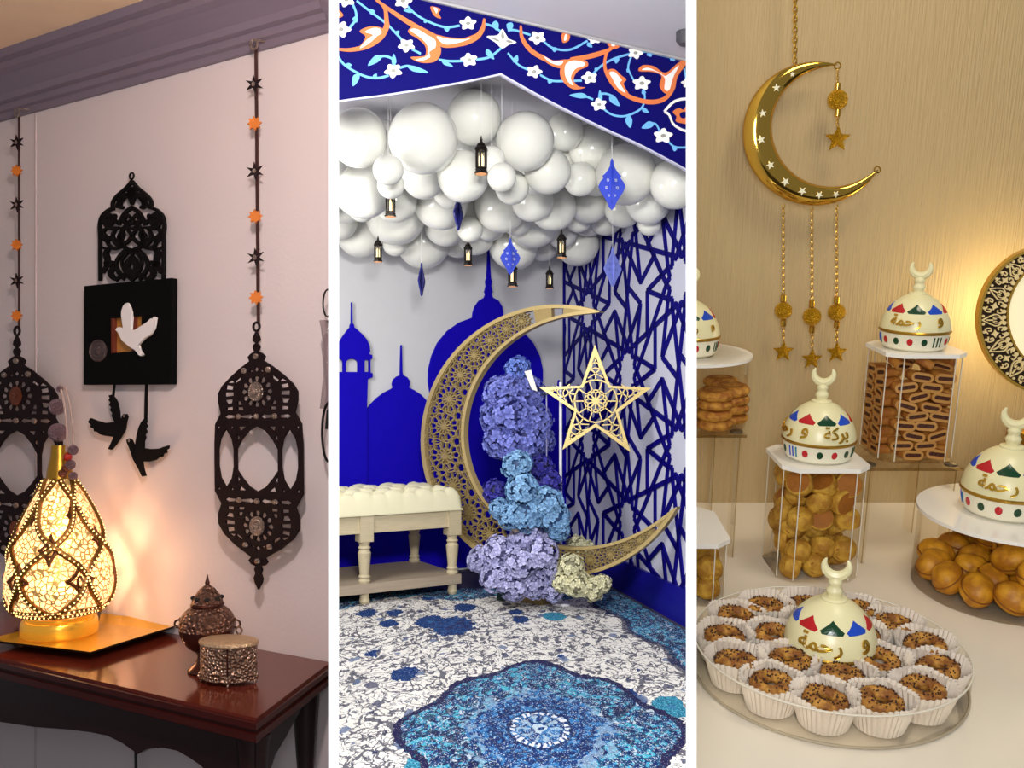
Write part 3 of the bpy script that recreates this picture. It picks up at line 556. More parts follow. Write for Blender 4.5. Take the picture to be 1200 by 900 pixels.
# ---- mosque silhouettes: flat boards leaning on the back wall
def zz(pts): return [(390 + a * .35, 300 + b * .35) for a, b in pts]
def board(name, outer, holes, y, label, floor_px=None):
    o_ = B2.xz(outer, y)
    xs = [p[0] for p in o_]; xa, xb = o_[0][0], o_[-1][0]
    o_ = [(xa, 0.02)] + o_ + [(xb, 0.02)]
    mb = MB(); mb.plate(o_, [B2.xz(h, y) for h in holes], y, y + 0.018); b_ = mb.build(name, ultra, None, 0)
    put(b_, B2.M, label, 'backdrop', 'blue mosque cutouts along the back wall'); return b_
arch_h = lambda cx, w: [(cx - w, 388), (cx - w, 358)] + [(a, b) for a, b in arc(cx, 358, w, 180, 360, 6, 15)][1:] + [(cx + w, 388)]
mina = [(-150, 395), (-25, 395), (-20, 410), (-8, 408), (-8, 345), (-12, 332), (5, 325), (20, 300), (24, 285), (34, 268), (50, 247), (58, 238), (58, 231), (62, 225), (62.5, 155), (65.5, 155), (67, 225), (72, 231), (72, 238), (82, 246), (100, 262), (115, 280), (124, 300), (126, 318), (122, 328), (133, 331), (133, 343), (127, 346), (127, 390), (134, 393), (134, 406), (118, 412), (115, 520)]
board('minaret_cutout', zz(mina), [zz(arch_h(64, 20)), zz(arch_h(22, 12)), zz([(107, 388), (107, 352), (112, 346), (121, 350), (121, 388)])], -0.05, 'ultramarine minaret cutout with balcony arches and a thin spire')
sm = [(100, 520), (115, 512), (128, 495), (148, 475), (172, 457), (198, 444), (202, 440), (199, 428), (203, 414), (214, 404), (226, 399), (226, 390), (228.5, 298), (232, 298), (234, 390), (236, 399), (250, 406), (258, 418), (258, 432), (256, 440), (275, 450), (296, 464), (315, 484), (325, 500), (345, 520)]
board('small_dome_cutout', zz(sm), [], -0.03, 'low ultramarine dome cutout with knob and spike behind the bench')
big = [(345, 520), (338, 490), (326, 460), (320, 420), (321, 380), (332, 335), (352, 290), (385, 250), (425, 222), (468, 206), (470, 190), (476, 170), (490, 150), (508, 139), (512, 128), (509, 120), (514, 100), (512, 85), (516, 75), (519, 10), (521, -20), (524, -20), (527, 10), (530, 75), (534, 85), (531, 100), (536, 120), (532, 128), (537, 139), (556, 150), (568, 170), (572, 192), (570, 210), (600, 228), (640, 255), (672, 292), (694, 335), (704, 380), (704, 420), (698, 460), (690, 484), (660, 540)]
board('large_dome_cutout', zz(big), [], -0.02, 'tall ultramarine onion dome cutout with turned spire behind the gold moon')
rd = [(655, 540), (690, 486), (702, 474), (720, 462), (742, 452), (752, 445), (757, 415), (760, 415), (762, 445), (770, 452), (782, 470)]
board('right_dome_cutout', zz(rd), [], -0.04, 'narrow ultramarine dome cutout in the room corner behind the gold star')

# ---- lattice screen on the right wall
lat_m = mat('lattice_ultramarine', (12, 5, 112), 0.6, var=0.06, spec=0.1)
screen = thing('lattice_screen', BR.T(0, 0, 0), 'dark blue geometric star lattice covering the right wall of the blue room', 'wall screen')
def clip(a, b, x0, x1, z0, z1):
    t0, t1 = 0, 1; d = (b[0] - a[0], b[1] - a[1])
    for p, q in ((-d[0], a[0] - x0), (d[0], x1 - a[0]), (-d[1], a[1] - z0), (d[1], z1 - a[1])):
        if abs(p) < 1e-9:
            if q < 0: return None
        else:
            r = q / p
            if p < 0: t0 = max(t0, r)
            else: t1 = min(t1, r)
    return None if t0 >= t1 else ((a[0] + t0 * d[0], a[1] + t0 * d[1]), (a[0] + t1 * d[0], a[1] + t1 * d[1]))
ctr = BR.hit(736, 436); c2 = BR.hit(734, 610)
SP = ctr.z - c2.z
segs = []
lattice = MB()
R12 = SP / 2 / math.cos(PI / 12)
def mids(cx, cz, n, inr, rot): return [(cx + inr * math.cos(rot + 2 * PI * i / n), cz + inr * math.sin(rot + 2 * PI * i / n)) for i in range(n)]
for i in range(-4, 5):
    for j in range(-6, 7):
        cx, cz = ctr.x + i * SP * .8660254, ctr.z + (j + (i % 2) / 2) * SP
        M_ = mids(cx, cz, 12, SP / 2, 0)
        for a in range(12):
            p, q = M_[a], M_[(a + 5) % 12]
            # chord cut in the middle so an open twelve point star is left
            for t0, t1 in ((0, .365), (.635, 1)):
                segs.append(((p[0] + (q[0] - p[0]) * t0, p[1] + (q[1] - p[1]) * t0), (p[0] + (q[0] - p[0]) * t1, p[1] + (q[1] - p[1]) * t1)))
        # zigzag round the open star
        for a in range(12):
            g0, g1 = 2 * PI * a / 12, 2 * PI * (a + .5) / 12
            r0, r1 = SP * .19, SP * .135
            P0, P1_, P2 = (cx + r0 * math.cos(g0), cz + r0 * math.sin(g0)), (cx + r1 * math.cos(g1), cz + r1 * math.sin(g1)), (cx + r0 * math.cos(g0 + PI / 6), cz + r0 * math.sin(g0 + PI / 6))
            segs += [(P0, P1_), (P1_, P2)]
        # triangles between the twelve-gons
        for a in range(12):
            if a % 2 == 1:
                g = 2 * PI * a / 12; p = M_[a]
                tx, tz = -math.sin(g), math.cos(g); e = SP * math.tan(PI / 12) / 2
                c_ = (cx + SP * .577 * math.cos(g), cz + SP * .577 * math.sin(g))
                segs.append((M_[a - 1], c_))
for a, b in segs:
    s_ = clip(a, b, 0.0, LR, 0.22, CZ - 0.02)
    if s_ and math.hypot(s_[0][0] - s_[1][0], s_[0][1] - s_[1][1]) > 0.005: lattice.ribbon(s_, 0.034, -0.014, 0.0)
tag(lattice.build('lattice_strips', lat_m, screen, 0), kind='stuff')
mb = MB(); mb.box((0.012, -0.012, CZ / 2 + .1), (0.024, 0.024, CZ - 0.26)); mb.build('edge_strip', lat_m, screen, 0)

# ---- painted arch board with flat printed scrollwork
canopy_m = mat('arch_board_blue', (11, 8, 96), 0.6, var=0.06, scale=3, spec=0.1)
def inlay(name, rgb): return mat(name, rgb, 0.5, var=0.03)
i_white, i_or, i_lb, i_gr = inlay('print_white', (246, 243, 240)), inlay('print_orange', (226, 122, 66)), inlay('print_light_blue', (112, 182, 236)), inlay('print_grey', (150, 150, 140))
low = smooth_path([(330, 132), (397, 119), (450, 112), (500, 104), (545, 96), (587, 87)], 5) + smooth_path([(587, 87), (615, 103), (650, 122), (700, 147), (750, 170), (790, 191), (830, 214)], 5)[1:]
cl = CN.xz(low)
top_z = CZ - 0.005
cl2 = [(cl[0][0], top_z)] + cl + [(cl[-1][0], top_z)]
canopy = thing('arch_board', CN.T(0, 0, 0), 'dark blue ogee arch board printed with orange and white scrolls over the balloons', 'arch')
mb = MB(); mb.plate(cl2, (), 0, 0.012); brd = mb.build('board', canopy_m, canopy, 0)
mb = MB(); mb.ribbon(cl, 0.008, -0.003, 0.014); mb.build('pale_edge', mat('pale_edge_trim', (196, 196, 220), 0.5), canopy, 0)
mb = MB(); mb.box(((cl[0][0] + cl[-1][0]) / 2, -0.006, top_z - 0.006), (cl[-1][0] - cl[0][0], 0.012, 0.012)); mb.build('top_trim', mat('steel_trim', (190, 188, 190), 0.4, 0.3), canopy, 0)
A4 = lambda pts: [(395 + a * .175, b * .175) for a, b in pts]           # left close-up
B4 = lambda pts: [(595 + a * .2222, b * .2222) for a, b in pts]         # right close-up
LV = [0]
def cut_top(pts): return [(x, min(z, top_z - 0.004)) for x, z in pts]
def stroke(pts, w, m, name='vine', taper=None, k=8, lvl=0.001):
    LV[0] += 1; e = lvl + 0.00002 * (LV[0] % 30)
    q = [p for p in CN.xz(smooth_path(pts, k)) if p[1] < top_z - 0.006]
    if len(q) < 2: return
    mb = MB(); mb.ribbon(q, w, -e, 0.0, taper=taper); mb.build(name, m, canopy, 0)
def shape(pts, m, name, lvl=0.0015, k=5, parent=None):
    LV[0] += 1; e = lvl + 0.00002 * (LV[0] % 30)
    q = cut_top(CN.xz(smooth_path(pts, k, True))); mb = MB(); mb.plate(q, (), -e, 0.0); return mb.build(name, m, parent or canopy, 0)
def flower(cx, cy, r=8.5, ph=0):
    pts = [(cx + r * (1 + .22 * math.cos(5 * a + ph)) * math.cos(a), cy + .8 * r * (1 + .22 * math.cos(5 * a + ph)) * math.sin(a)) for a in [2 * PI * i / 30 for i in range(30)]]
    f = shape(pts, i_white, 'printed_flower', 0.003, 1)
    shape(circ(cx, cy, r * .32, 8, r * .24), i_gr, 'flower_centre', 0.004, 1, f)
def leaf(x0, y0, x1, y1, w=4):
    dx, dy = x1 - x0, y1 - y0; l = math.hypot(dx, dy); nx, ny = -dy / l, dx / l
    pts = [(x0, y0), (x0 + dx * .35 + nx * w, y0 + dy * .35 + ny * w), (x1, y1), (x0 + dx * .4 - nx * w * .6, y0 + dy * .4 - ny * w * .6)]
    shape(pts, i_lb, 'printed_leaf', 0.002, 5)
def fleur(pts_out, pts_in):
    f = shape(pts_out, i_or, 'orange_scroll', 0.0022, 4); shape(pts_in, i_white, 'scroll_highlight', 0.0032, 4, f)
VW = 0.0105
for v in ([(8, 380), (45, 430), (120, 480), (200, 515), (280, 522), (345, 505)], [(385, 440), (375, 400), (330, 378), (290, 378), (250, 390)], [(420, 455), (470, 442), (520, 455), (600, 485)], [(100, 20), (125, 80), (125, 130), (85, 185)],
          [(130, 5), (200, 60), (330, 160), (400, 230), (440, 275)], [(500, 330), (560, 360)], [(455, 25), (520, 90), (600, 140), (720, 182), (820, 172)], [(990, 160), (1050, 180), (1100, 215)], [(680, 400), (760, 410), (840, 408)], [(930, 400), (1020, 382), (1100, 322)]):
    stroke(A4(v), VW, i_lb)
for v in ([(0, 280), (60, 345), (130, 375)], [(170, 395), (230, 425), (290, 428), (390, 425)], [(440, 400), (490, 350), (560, 310), (650, 283)], [(700, 275), (780, 272), (860, 305)], [(185, 215), (240, 255), (330, 262), (420, 215)], [(650, 300), (635, 360), (665, 425)], [(715, 460), (722, 520), (700, 575), (620, 612), (550, 605), (500, 570)], [(475, 540), (490, 500), (520, 495), (560, 510)], [(450, 525), (410, 510), (340, 505)], [(800, 690), (780, 655), (740, 650)], [(845, 745), (880, 775), (940, 778)], [(0, 160), (40, 160), (120, 185)], [(930, 360), (940, 420)]):
    stroke(B4(v), VW, i_lb)
OT = lambda t: 0.6 + 0.9 * math.sin(PI * t)
for v in ([(270, 0), (320, 60), (330, 140), (330, 180), (290, 250), (200, 310), (90, 335), (0, 330)], [(260, 0), (400, 100), (520, 175), (600, 215), (680, 250)], [(985, 125), (975, 190), (930, 250), (830, 295), (720, 290)]): stroke(A4(v), 0.016, i_or, 'orange_stem', OT, lvl=0.0016)
for v in ([(68, 135), (75, 200), (120, 265), (200, 315), (280, 345)], [(590, 225), (520, 270), (420, 300), (330, 310)], [(540, 250), (515, 300), (515, 370), (560, 450), (640, 510), (740, 538), (820, 525), (870, 470), (890, 400), (945, 325)]): stroke(B4(v), 0.016, i_or, 'orange_stem', OT, lvl=0.0016)
fleur(A4([(475, 205), (510, 180), (580, 200), (640, 240), (690, 310), (690, 370), (650, 415), (560, 420), (490, 385), (540, 380), (590, 370), (590, 310), (540, 260), (490, 230)]), A4([(490, 205), (530, 195), (600, 235), (655, 270), (655, 320), (615, 350), (620, 385), (560, 408), (530, 400), (600, 375), (605, 310), (560, 255)]))
fleur(A4([(650, 235), (740, 250), (850, 255), (950, 220), (930, 260), (830, 310), (700, 315)]), A4([(665, 245), (740, 262), (850, 265), (900, 255), (820, 285), (720, 298)]))
fleur(A4([(150, 208), (220, 178), (290, 185), (310, 210), (290, 250), (220, 300), (110, 338), (160, 300), (190, 245)]), A4([(185, 215), (240, 190), (285, 195), (295, 225), (270, 240), (215, 290), (150, 325), (200, 265), (240, 235)]))
fleur(A4([(625, 45), (690, 60), (680, 90), (695, 125), (650, 105)]), A4([(645, 52), (672, 62), (665, 90), (660, 85)]))
fleur(A4([(-10, 60), (20, 75), (40, 105), (10, 122), (-10, 110)]), A4([(-5, 80), (10, 85), (20, 105), (0, 108)]))
fleur(B4([(290, 330), (340, 310), (410, 320), (420, 350), (370, 375), (345, 420), (370, 455), (408, 462), (350, 472), (300, 440), (275, 390)]), B4([(305, 340), (345, 320), (400, 330), (400, 348), (355, 365), (330, 410), (345, 450), (320, 435), (300, 390)]))
fleur(B4([(170, 285), (240, 320), (310, 315), (280, 360), (210, 335)]), B4([(190, 298), (240, 325), (290, 325), (270, 345), (220, 330)]))
fleur(B4([(525, 375), (560, 365), (600, 400), (625, 420), (610, 445), (640, 505), (590, 480), (545, 420)]), B4([(535, 385), (560, 380), (590, 410), (600, 425), (590, 440), (620, 490), (580, 465), (550, 415)]))
fleur(B4([(690, 375), (710, 345), (770, 350), (830, 385), (900, 330), (945, 315), (910, 370), (880, 420), (860, 490), (825, 490), (800, 450), (810, 400), (760, 380)]), B4([(705, 370), (740, 358), (800, 385), (835, 400), (900, 345), (870, 410), (850, 475), (825, 470), (825, 410), (770, 375)]))
fleur(B4([(285, 178), (325, 182), (320, 215), (290, 225)]), B4([(300, 185), (312, 185), (308, 210), (296, 215)]))
fleur(B4([(540, 215), (590, 240), (570, 258), (545, 250), (525, 235)]), B4([(545, 228), (565, 238), (558, 245), (545, 242)]))
for a in ((463, 305, 8.5), (875, 158, 8.5), (882, 402, 8.5), (375, 475, 9), (25, 198, 10), (440, 8, 9), (60, 0, 9)): p = A4([a[:2]])[0]; flower(p[0], p[1], a[2], a[0])
for a in ((155, 200, 8.5), (138, 378, 8), (430, 410, 8), (480, 552, 8), (672, 280, 7.5), (705, 440, 9), (455, 205, 7), (818, 717, 9.5), (945, 437, 6)): p = B4([a[:2]])[0]; flower(p[0], p[1], a[2], a[0])
def A4leaf(*a): p = A4([a[:2], a[2:4]]); leaf(*p[0], *p[1], *a[4:])
def B4leaf(*a): p = B4([a[:2], a[2:4]]); leaf(*p[0], *p[1], *a[4:])
for a in ((145, 495, 105, 578, 5), (300, 378, 205, 440, 5), (375, 440, 378, 362, 3.5), (470, 442, 610, 487, 4), (60, 430, 98, 438, 3), (120, 110, 130, 152, 4), (240, 100, 220, 60, 4), (390, 225, 415, 208, 3), (510, 80, 445, 70, 3), (600, 140, 580, 150, 3), (740, 180, 735, 215, 4), (700, 405, 775, 446, 3), (1000, 330, 1050, 398, 4), (1060, 140, 1070, 205, 5), (1010, 360, 1000, 335, 3), (240, 520, 265, 495, 3)): A4leaf(*a)
for a in ((30, 330, 50, 292, 4), (230, 420, 215, 440, 4), (250, 250, 245, 275, 4), (420, 225, 445, 250, 3), (420, 512, 325, 502, 4), (540, 500, 588, 560, 5), (485, 540, 485, 475, 3), (640, 610, 645, 675, 5), (710, 570, 742, 595, 3), (580, 300, 570, 335, 4), (470, 375, 460, 358, 3), (640, 370, 628, 380, 3), (745, 275, 755, 300, 4), (860, 300, 880, 322, 3), (770, 655, 705, 675, 5), (885, 770, 878, 798, 4), (20, 120, 5, 165, 5), (715, 500, 712, 470, 3)): B4leaf(*a)
lot = A4([(1000, 245), (1060, 240), (1085, 225), (1105, 195), (1130, 235), (1150, 262), (1200, 285), (1150, 300), (1105, 325), (1060, 285)]); f = shape(lot, i_white, 'printed_lotus', 0.003, 3)
shape(A4([(1095, 240), (1106, 215), (1118, 250), (1106, 268)]), i_gr, 'lotus_heart', 0.004, 3, f); shape(A4([(1030, 255), (1070, 262), (1085, 280), (1055, 272)]), i_gr, 'lotus_heart', 0.004, 3, f); shape(A4([(1125, 275), (1150, 270), (1175, 285), (1150, 290)]), i_gr, 'lotus_heart', 0.004, 3, f)
med = B4([(825, 590), (850, 560), (880, 535), (930, 522), (990, 530), (1030, 600), (990, 680), (940, 690), (900, 675), (870, 650), (850, 605)])
stroke(med + [med[0]], 0.014, i_white, 'medallion_outline'); f = shape(B4([(870, 590), (900, 570), (925, 580), (945, 560), (980, 600), (945, 650), (915, 650), (885, 640), (890, 615)]), i_or, 'medallion', 0.003, 3); shape(B4([(905, 600), (930, 590), (950, 605), (930, 625), (910, 620)]), canopy_m, 'medallion_heart', 0.004, 3, f)

# ---- balloons under the ceiling
latex = mat('white_latex', (228, 228, 220), 0.16, var=0.02, spec=0.5)
BAL = []
ORDB = ['first', 'second', 'third', 'fourth', 'fifth', 'sixth', 'seventh', 'eighth', 'ninth', 'tenth', 'eleventh', 'twelfth', 'thirteenth', 'fourteenth', 'fifteenth', 'sixteenth', 'seventeenth', 'eighteenth', 'nineteenth', 'twentieth', 'twenty-first', 'twenty-second', 'twenty-third', 'twenty-fourth', 'twenty-fifth']
front = [(420, 162, 34, 5.15, 'big white balloon at the left end of the front row under the arch'), (496, 163, 41, 5.05, 'largest white balloon of the front row below the arch'), (556, 138, 32, 5.35, 'white balloon tucked highest under the arch peak'), (615, 166, 34, 5.2, 'big white balloon right of the arch peak with a lantern on its left'),
         (455, 199, 18, 4.9, 'small white balloon in front between the two big left ones'), (543, 207, 30, 5.3, 'white balloon below the highest lantern'), (588, 208, 17, 5.0, 'small round white balloon right of the highest lantern'), (576, 187, 16, 5.1, 'small white balloon half behind the highest lantern'),
         (641, 201, 27, 5.45, 'medium white balloon under the big one right of the peak'), (601, 219, 20, 5.5, 'small white balloon showing under the round one by the lantern'), (458, 217, 16, 5.2, 'small white balloon peeping below the small front one'),
         (736, 205, 36, 5.7, 'large shaded white balloon behind the blue hanging ornament'), (785, 215, 30, 5.6, 'white balloon at the right end of the arch'), (684, 209, 20, 5.8, 'oval white balloon right of the medium one')]
for px, py, r, d, lab in front: p = P(px, py, d); BAL.append([p, r * d / FPX, lab, False])
rnd = random.Random(11)
back = [(690, 172, 28, 5.9), (665, 150, 22, 5.8), (700, 205, 24, 6.4), (760, 236, 26, 6.2), (725, 245, 22, 6.6), (690, 238, 26, 6.7), (655, 242, 28, 6.6), (622, 240, 24, 6.4), (585, 243, 30, 6.5), (548, 248, 26, 6.6), (510, 236, 32, 6.3), (470, 232, 26, 6.2), (432, 215, 36, 5.9), (405, 238, 24, 6.6), (424, 243, 17, 6.3), (497, 205, 28, 5.8), (528, 222, 22, 6.0), (466, 252, 36, 6.9), (520, 262, 26, 7.0), (550, 262, 15, 6.6), (497, 284, 31, 7.5), (460, 285, 14, 7.2), (560, 278, 22, 7.4), (600, 285, 30, 7.5), (630, 262, 32, 7.2), (650, 250, 12, 6.8), (605, 256, 20, 6.8), (668, 265, 18, 7.3), (690, 280, 26, 7.6), (715, 262, 26, 7.4), (740, 250, 20, 7.1), (640, 285, 20, 7.8), (680, 255, 16, 7.0), (705, 245, 18, 7.0), (425, 270, 30, 7.2), (395, 262, 24, 7.0), (445, 262, 18, 7.4), (535, 284, 18, 7.7), (765, 262, 14, 6.4), (575, 262, 20, 7.1), (400, 205, 26, 6.1), (540, 175, 24, 5.9), (590, 185, 26, 6.0), (470, 200, 26, 6.0), (655, 190, 26, 6.1), (450, 170, 24, 5.8), (625, 205, 22, 5.95), (720, 190, 26, 6.2), (770, 190, 24, 6.1), (378, 180, 34, 5.5), (370, 230, 28, 6.3), (362, 265, 26, 7.0)]
for px, py, r, d in back: p = P(px, py, d); BAL.append([p, r * d / FPX, None, True])
WALLS = [(BR, BR.I), (B2, B2.I)]
for it in range(60):
    for i in range(len(BAL)):
        for j in range(i):
            a, b = BAL[i], BAL[j]; v = a[0] - b[0]; m = (a[1] + b[1]) * 0.985 - v.length
            if m > 0:
                wa = 0.85 if a[3] and not b[3] else 0.5; wb = 1 - wa
                v = v.normalized() if v.length > 1e-6 else Vector((0, 1, 0)); v = Vector((v.x * .5, v.y * 1.6, v.z * .5))
                a[0] = a[0] + v * m * wa * .6; b[0] = b[0] - v * m * wb * .6
    for a in BAL:
        a[0].z = min(a[0].z, CZ - 0.01 - a[1])
        for fr_, inv in WALLS:
            l = inv @ a[0]
            if l.y > -a[1] - .03: l.y = -a[1] - .03; a[0] = fr_.M @ l
rows_ = {}
for b_ in BAL:
    if b_[3]: pyc = 480 - (b_[0].z - CAM.z) / b_[0].y * FPX; pxc = 600 + b_[0].x / b_[0].y * FPX; rows_.setdefault('uppermost' if pyc < 200 else 'second' if pyc < 238 else 'third' if pyc < 262 else 'lowest', []).append((pxc, b_))
for nm_, l_ in rows_.items():
    for k_, (pxc, b_) in enumerate(sorted(l_, key=lambda t: t[0])): b_[2] = 'shaded white balloon behind the front row, %s row, %s from the left' % (nm_, ORDB[k_])
bal0 = None
for p, r, lab, bk in BAL:
    if bal0 is None:
        mb = MB(); q = [(math.sin(PI * i / 16) * (1 - .10 * max(0, -math.cos(PI * i / 16)) ** 3), -math.cos(PI * i / 16) * 1.04) for i in range(17)]; q[0] = (0.0, -1.04); q[-1] = (0.0, 1.04)
        q[0] = (0.0001, q[0][1]); mb.lathe(q, 28); bal0 = mb.build('balloon', latex, None, 180)
        mb = MB(); mb.lathe([(0.02, -1.03), (0.03, -1.07), (0.07, -1.1), (0.05, -1.11)], 10); mb.build('knot', latex, bal0)
        o = bal0
    else: o = dup(bal0)
    M_ = Matrix.Translation(p) @ Vector((rnd.uniform(-1, 1), rnd.uniform(.1, 1), rnd.uniform(.2, 1.2))).to_track_quat('-Z', 'Y').to_matrix().to_4x4() @ Matrix.Scale(r, 4)
    put(o, M_, lab or 'shaded white balloon massed behind the front row under the ceiling', 'balloon', 'balloons massed under the ceiling' if bk else 'front balloons below the arch')

for b_ in [q for q in bpy.data.objects if q.get('group') == 'front balloons below the arch' and q.matrix_world.to_scale().x < 0.11]:
    p = b_.matrix_world.translation; mb = MB(); mb.tube([(p.x, p.y, p.z + .03), (p.x, p.y, CZ)], 0.0015, 4); t_ = mb.build('thread', mat('nylon_thread', (225, 225, 225), 0.4), b_); t_.matrix_parent_inverse = b_.matrix_world.inverted()
# ---- hanging lanterns
lan_black = mat('lantern_black', (28, 22, 18), 0.4, 0.4, var=0.2)
flame = mat('candle_glow', (255, 236, 200), 0.4, emit=(255, 226, 170), estr=1.6)
lglass = acrylic('lantern_glass', (250, 246, 236), 0.12)
thread_m = mat('nylon_thread', (225, 225, 225), 0.4)
def make_lantern():
    r = bpy.data.objects.new('hanging_lantern', None); COL.objects.link(r)
    mb = MB(); mb.lathe([(0.04, 0.0), (0.041, 0.008), (0.034, 0.014), (0.036, 0.022), (0.03, 0.032), (0.03, 0.036)], 6); mb.build('base', lan_black, r, 0)
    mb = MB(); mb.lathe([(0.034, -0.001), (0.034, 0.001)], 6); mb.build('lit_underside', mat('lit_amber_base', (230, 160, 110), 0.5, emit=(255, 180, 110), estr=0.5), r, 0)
    mb = MB(); mb.lathe([(0.03, 0.125), (0.04, 0.13), (0.038, 0.14), (0.028, 0.15), (0.024, 0.162), (0.012, 0.172), (0.006, 0.18), (0.009, 0.187), (0.005, 0.195), (0.002, 0.21)], 6); mb.build('cap', lan_black, r, 0)
    for i in range(6):
        a = 2 * PI * i / 6; mb = MB(); mb.box((0.029 * math.cos(a), 0.029 * math.sin(a), 0.08), (0.0085, 0.0085, 0.094), Matrix.Rotation(a, 4, 'Z')); mb.build('post', lan_black, r, 0)
    mb = MB(); mb.lathe([(0.025, 0.036), (0.025, 0.126)], 6); mb.build('glass', lglass, r, 0)
    mb = MB(); mb.lathe([(0.013, 0.036), (0.013, 0.095), (0.009, 0.1), (0.004, 0.113), (0.0005, 0.12)], 10); mb.build('candle', flame, r)
    mb = MB(); mb.tube([(0, 0, 0.205), (0, 0, 0.3)], 0.0012, 4); mb.build('thread', thread_m, r)
    return r
lan0 = make_lantern(); first = True
for px, pyb, h, d, lab in ((564, 204, 45, 4.85, 'black hanging candle lantern highest of all, close in front of the big balloons'), (457.5, 254, 36, 5.6, 'black hanging candle lantern with its top hidden by a small balloon'), (443, 307, 31, 6.6, 'black hanging candle lantern nearest the left partition, over the minaret'),
                           (548.5, 311, 31, 6.7, 'black hanging candle lantern left of the tall dome spire'), (658, 302, 34, 6.3, 'black hanging candle lantern under the right balloons in front of the wall corner'), (600.5, 336, 33, 6.9, 'black hanging candle lantern half hidden below the blue ornament'), (644, 338, 27, 7.4, 'smallest and lowest black hanging candle lantern near the wall corner')):
    p = P(px, pyb, d); s = h * d / FPX / 0.21
    o = lan0 if first else dup(lan0); first = False
    put(o, Matrix.Translation(p) @ Matrix.Rotation(rnd.uniform(0, 1), 4, 'Z') @ Matrix.Scale(s, 4), lab, 'lantern', 'lanterns hanging from the balloons')
for o in [o for o in bpy.data.objects if o.name.startswith('thread') and o.parent.name.startswith('hanging_lantern')]:
    # each thread runs up to the ceiling
    z = o.parent.matrix_world.translation.z; s = o.parent.matrix_world.to_scale().z; me = o.data.copy(); o.data = me
    for v in me.vertices:
        if v.co.z > 0.25: v.co.z = (CZ - z) / s

# ---- blue filigree ornaments
orn_m = mat('blue_filigree', (38, 62, 190), 0.4, var=0.2, scale=30); orn_d = mat('navy_filigree', (20, 22, 110), 0.45, var=0.15); orn_l = mat('pale_blue_filigree', (120, 132, 214), 0.5, var=0.08)
def ornament(px, pt, pb, hw, d, rz, m, label):
    h = (pb - pt) * d / FPX; w = hw * d / FPX
    half = [(0, 1), (.1, .95), (.14, .86), (.3, .78), (.52, .7), (.7, .66), (.62, .62), (.85, .55), (1.0, .46), (.85, .36), (.55, .24), (.32, .14), (.22, .06), (0, 0)]
    out = [(-a * w, b * h) for a, b in half] + [(a * w, b * h) for a, b in reversed(half[1:-1])]
    holes = []
    for cx, cz, r in ((-.3, .58, .13), (.3, .58, .13), (-.4, .43, .14), (.4, .43, .14), (-.22, .28, .11), (.22, .28, .11), (0, .7, .1), (0, .16, .08)):
        holes.append([(a * w, b * h) for a, b in circ(cx, cz, r, 8, r * w / h)])
    root = thing('filigree_ornament', Matrix.Translation(P(px, pb, d)) @ Matrix.Rotation(rz, 4, 'Z'), label, 'ornament', 'blue filigree ornaments hanging from the balloons')
    mb = MB(); mb.plate(out, holes, -0.006, 0.006); pn = mb.build('filigree_panel', m, root, 0)
    ring_m = mat('pale_ring', (196, 206, 240), 0.5)
    for cx, cz, r in ((-.3, .58, .13), (.3, .58, .13), (-.4, .43, .14), (.4, .43, .14), (-.22, .28, .11), (.22, .28, .11)):
        mb = MB(); mb.ring((cx * w, -0.006, cz * h), r * w * .55, r * w * .18, n=10, k=4); mb.build('filigree_ring', ring_m if m is orn_m else m, pn)
    for cx, cz, r in ((-.3, .58, .13), (.3, .58, .13), (-.4, .43, .14), (.4, .43, .14), (-.22, .28, .11), (.22, .28, .11)):
        mb = MB(); mb.box((cx * w, 0, cz * h), (r * w * 2.1, 0.006, 0.006)); mb.build('filigree_bar', m, pn, 0)
    mb = MB(); mb.plate([(-x * .4, z) for x, z in out[::3]], (), -0.004, 0.004); mb.move(Matrix.Rotation(PI / 2, 4, 'Z')); mb.build('cross_panel', m, root, 0)
    mb = MB(); mb.tube([(0, 0, h), (0, 0, CZ - root.matrix_world.translation.z)], 0.002, 4); mb.build('thread', thread_m, root)
ornament(717, 186, 246, 16, 5.1, .1, orn_m, 'bright blue filigree ornament turned face on below the right arch side')
ornament(598, 279, 322, 12, 6.4, .2, orn_m, 'bright blue filigree ornament hanging in front of the half hidden lantern')
ornament(537, 228, 270, 9, 5.9, 1.0, orn_d, 'navy filigree ornament seen nearly edge on under the middle balloons')
ornament(494, 308, 347, 9, 6.9, 1.25, orn_d, 'thin navy filigree ornament seen edge on above the small dome spike')
ornament(718, 290, 336, 12, 6.3, .5, orn_l, 'pale blue filigree ornament hanging in front of the lattice wall')

# ---- gold pierced crescent
gold_mdf = mat('matt_gold', (164, 142, 92), 0.42, 0.35, var=0.1, scale=20); gold_edge = mat('matt_gold_edge', (196, 172, 116), 0.4, 0.35, var=0.08)
MN = wall_frame(497, 7.55, 792, 6.03)
moon = thing('crescent_moon', MN.T(0, 0, 0), 'huge matt gold pierced crescent moon standing on the rug behind the hydrangeas', 'decoration')
mp = lambda pts, y=0.0: MN.xz(pts, y)
MC = (655, 517)
def m_out(phi): return 160 if 0.4 < phi else 160
def wfun(s): return 1.2 + 51 * max(0, math.sin(PI * s)) ** .78
def mpt(s, f):
    phi = math.radians(72 + (331 - 72) * s); R = 160 - wfun(s) * f
    R += 4 * max(0, s - .85) / .15 * 0
    return (MC[0] + R * math.cos(phi), MC[1] - R * math.sin(phi))
NS = 72
rim = lambda f0, f1: [mpt(i / NS, f0) for i in range(NS + 1)] + [mpt(i / NS, f1) for i in range(NS, -1, -1)]
pxm = 6.7 / FPX
def band(f0, f1, y0, y1, name, m): mb = MB(); mb.plate(mp(rim(f0, f1)), (), y0, y1); return mb.build(name, m, moon, 0)
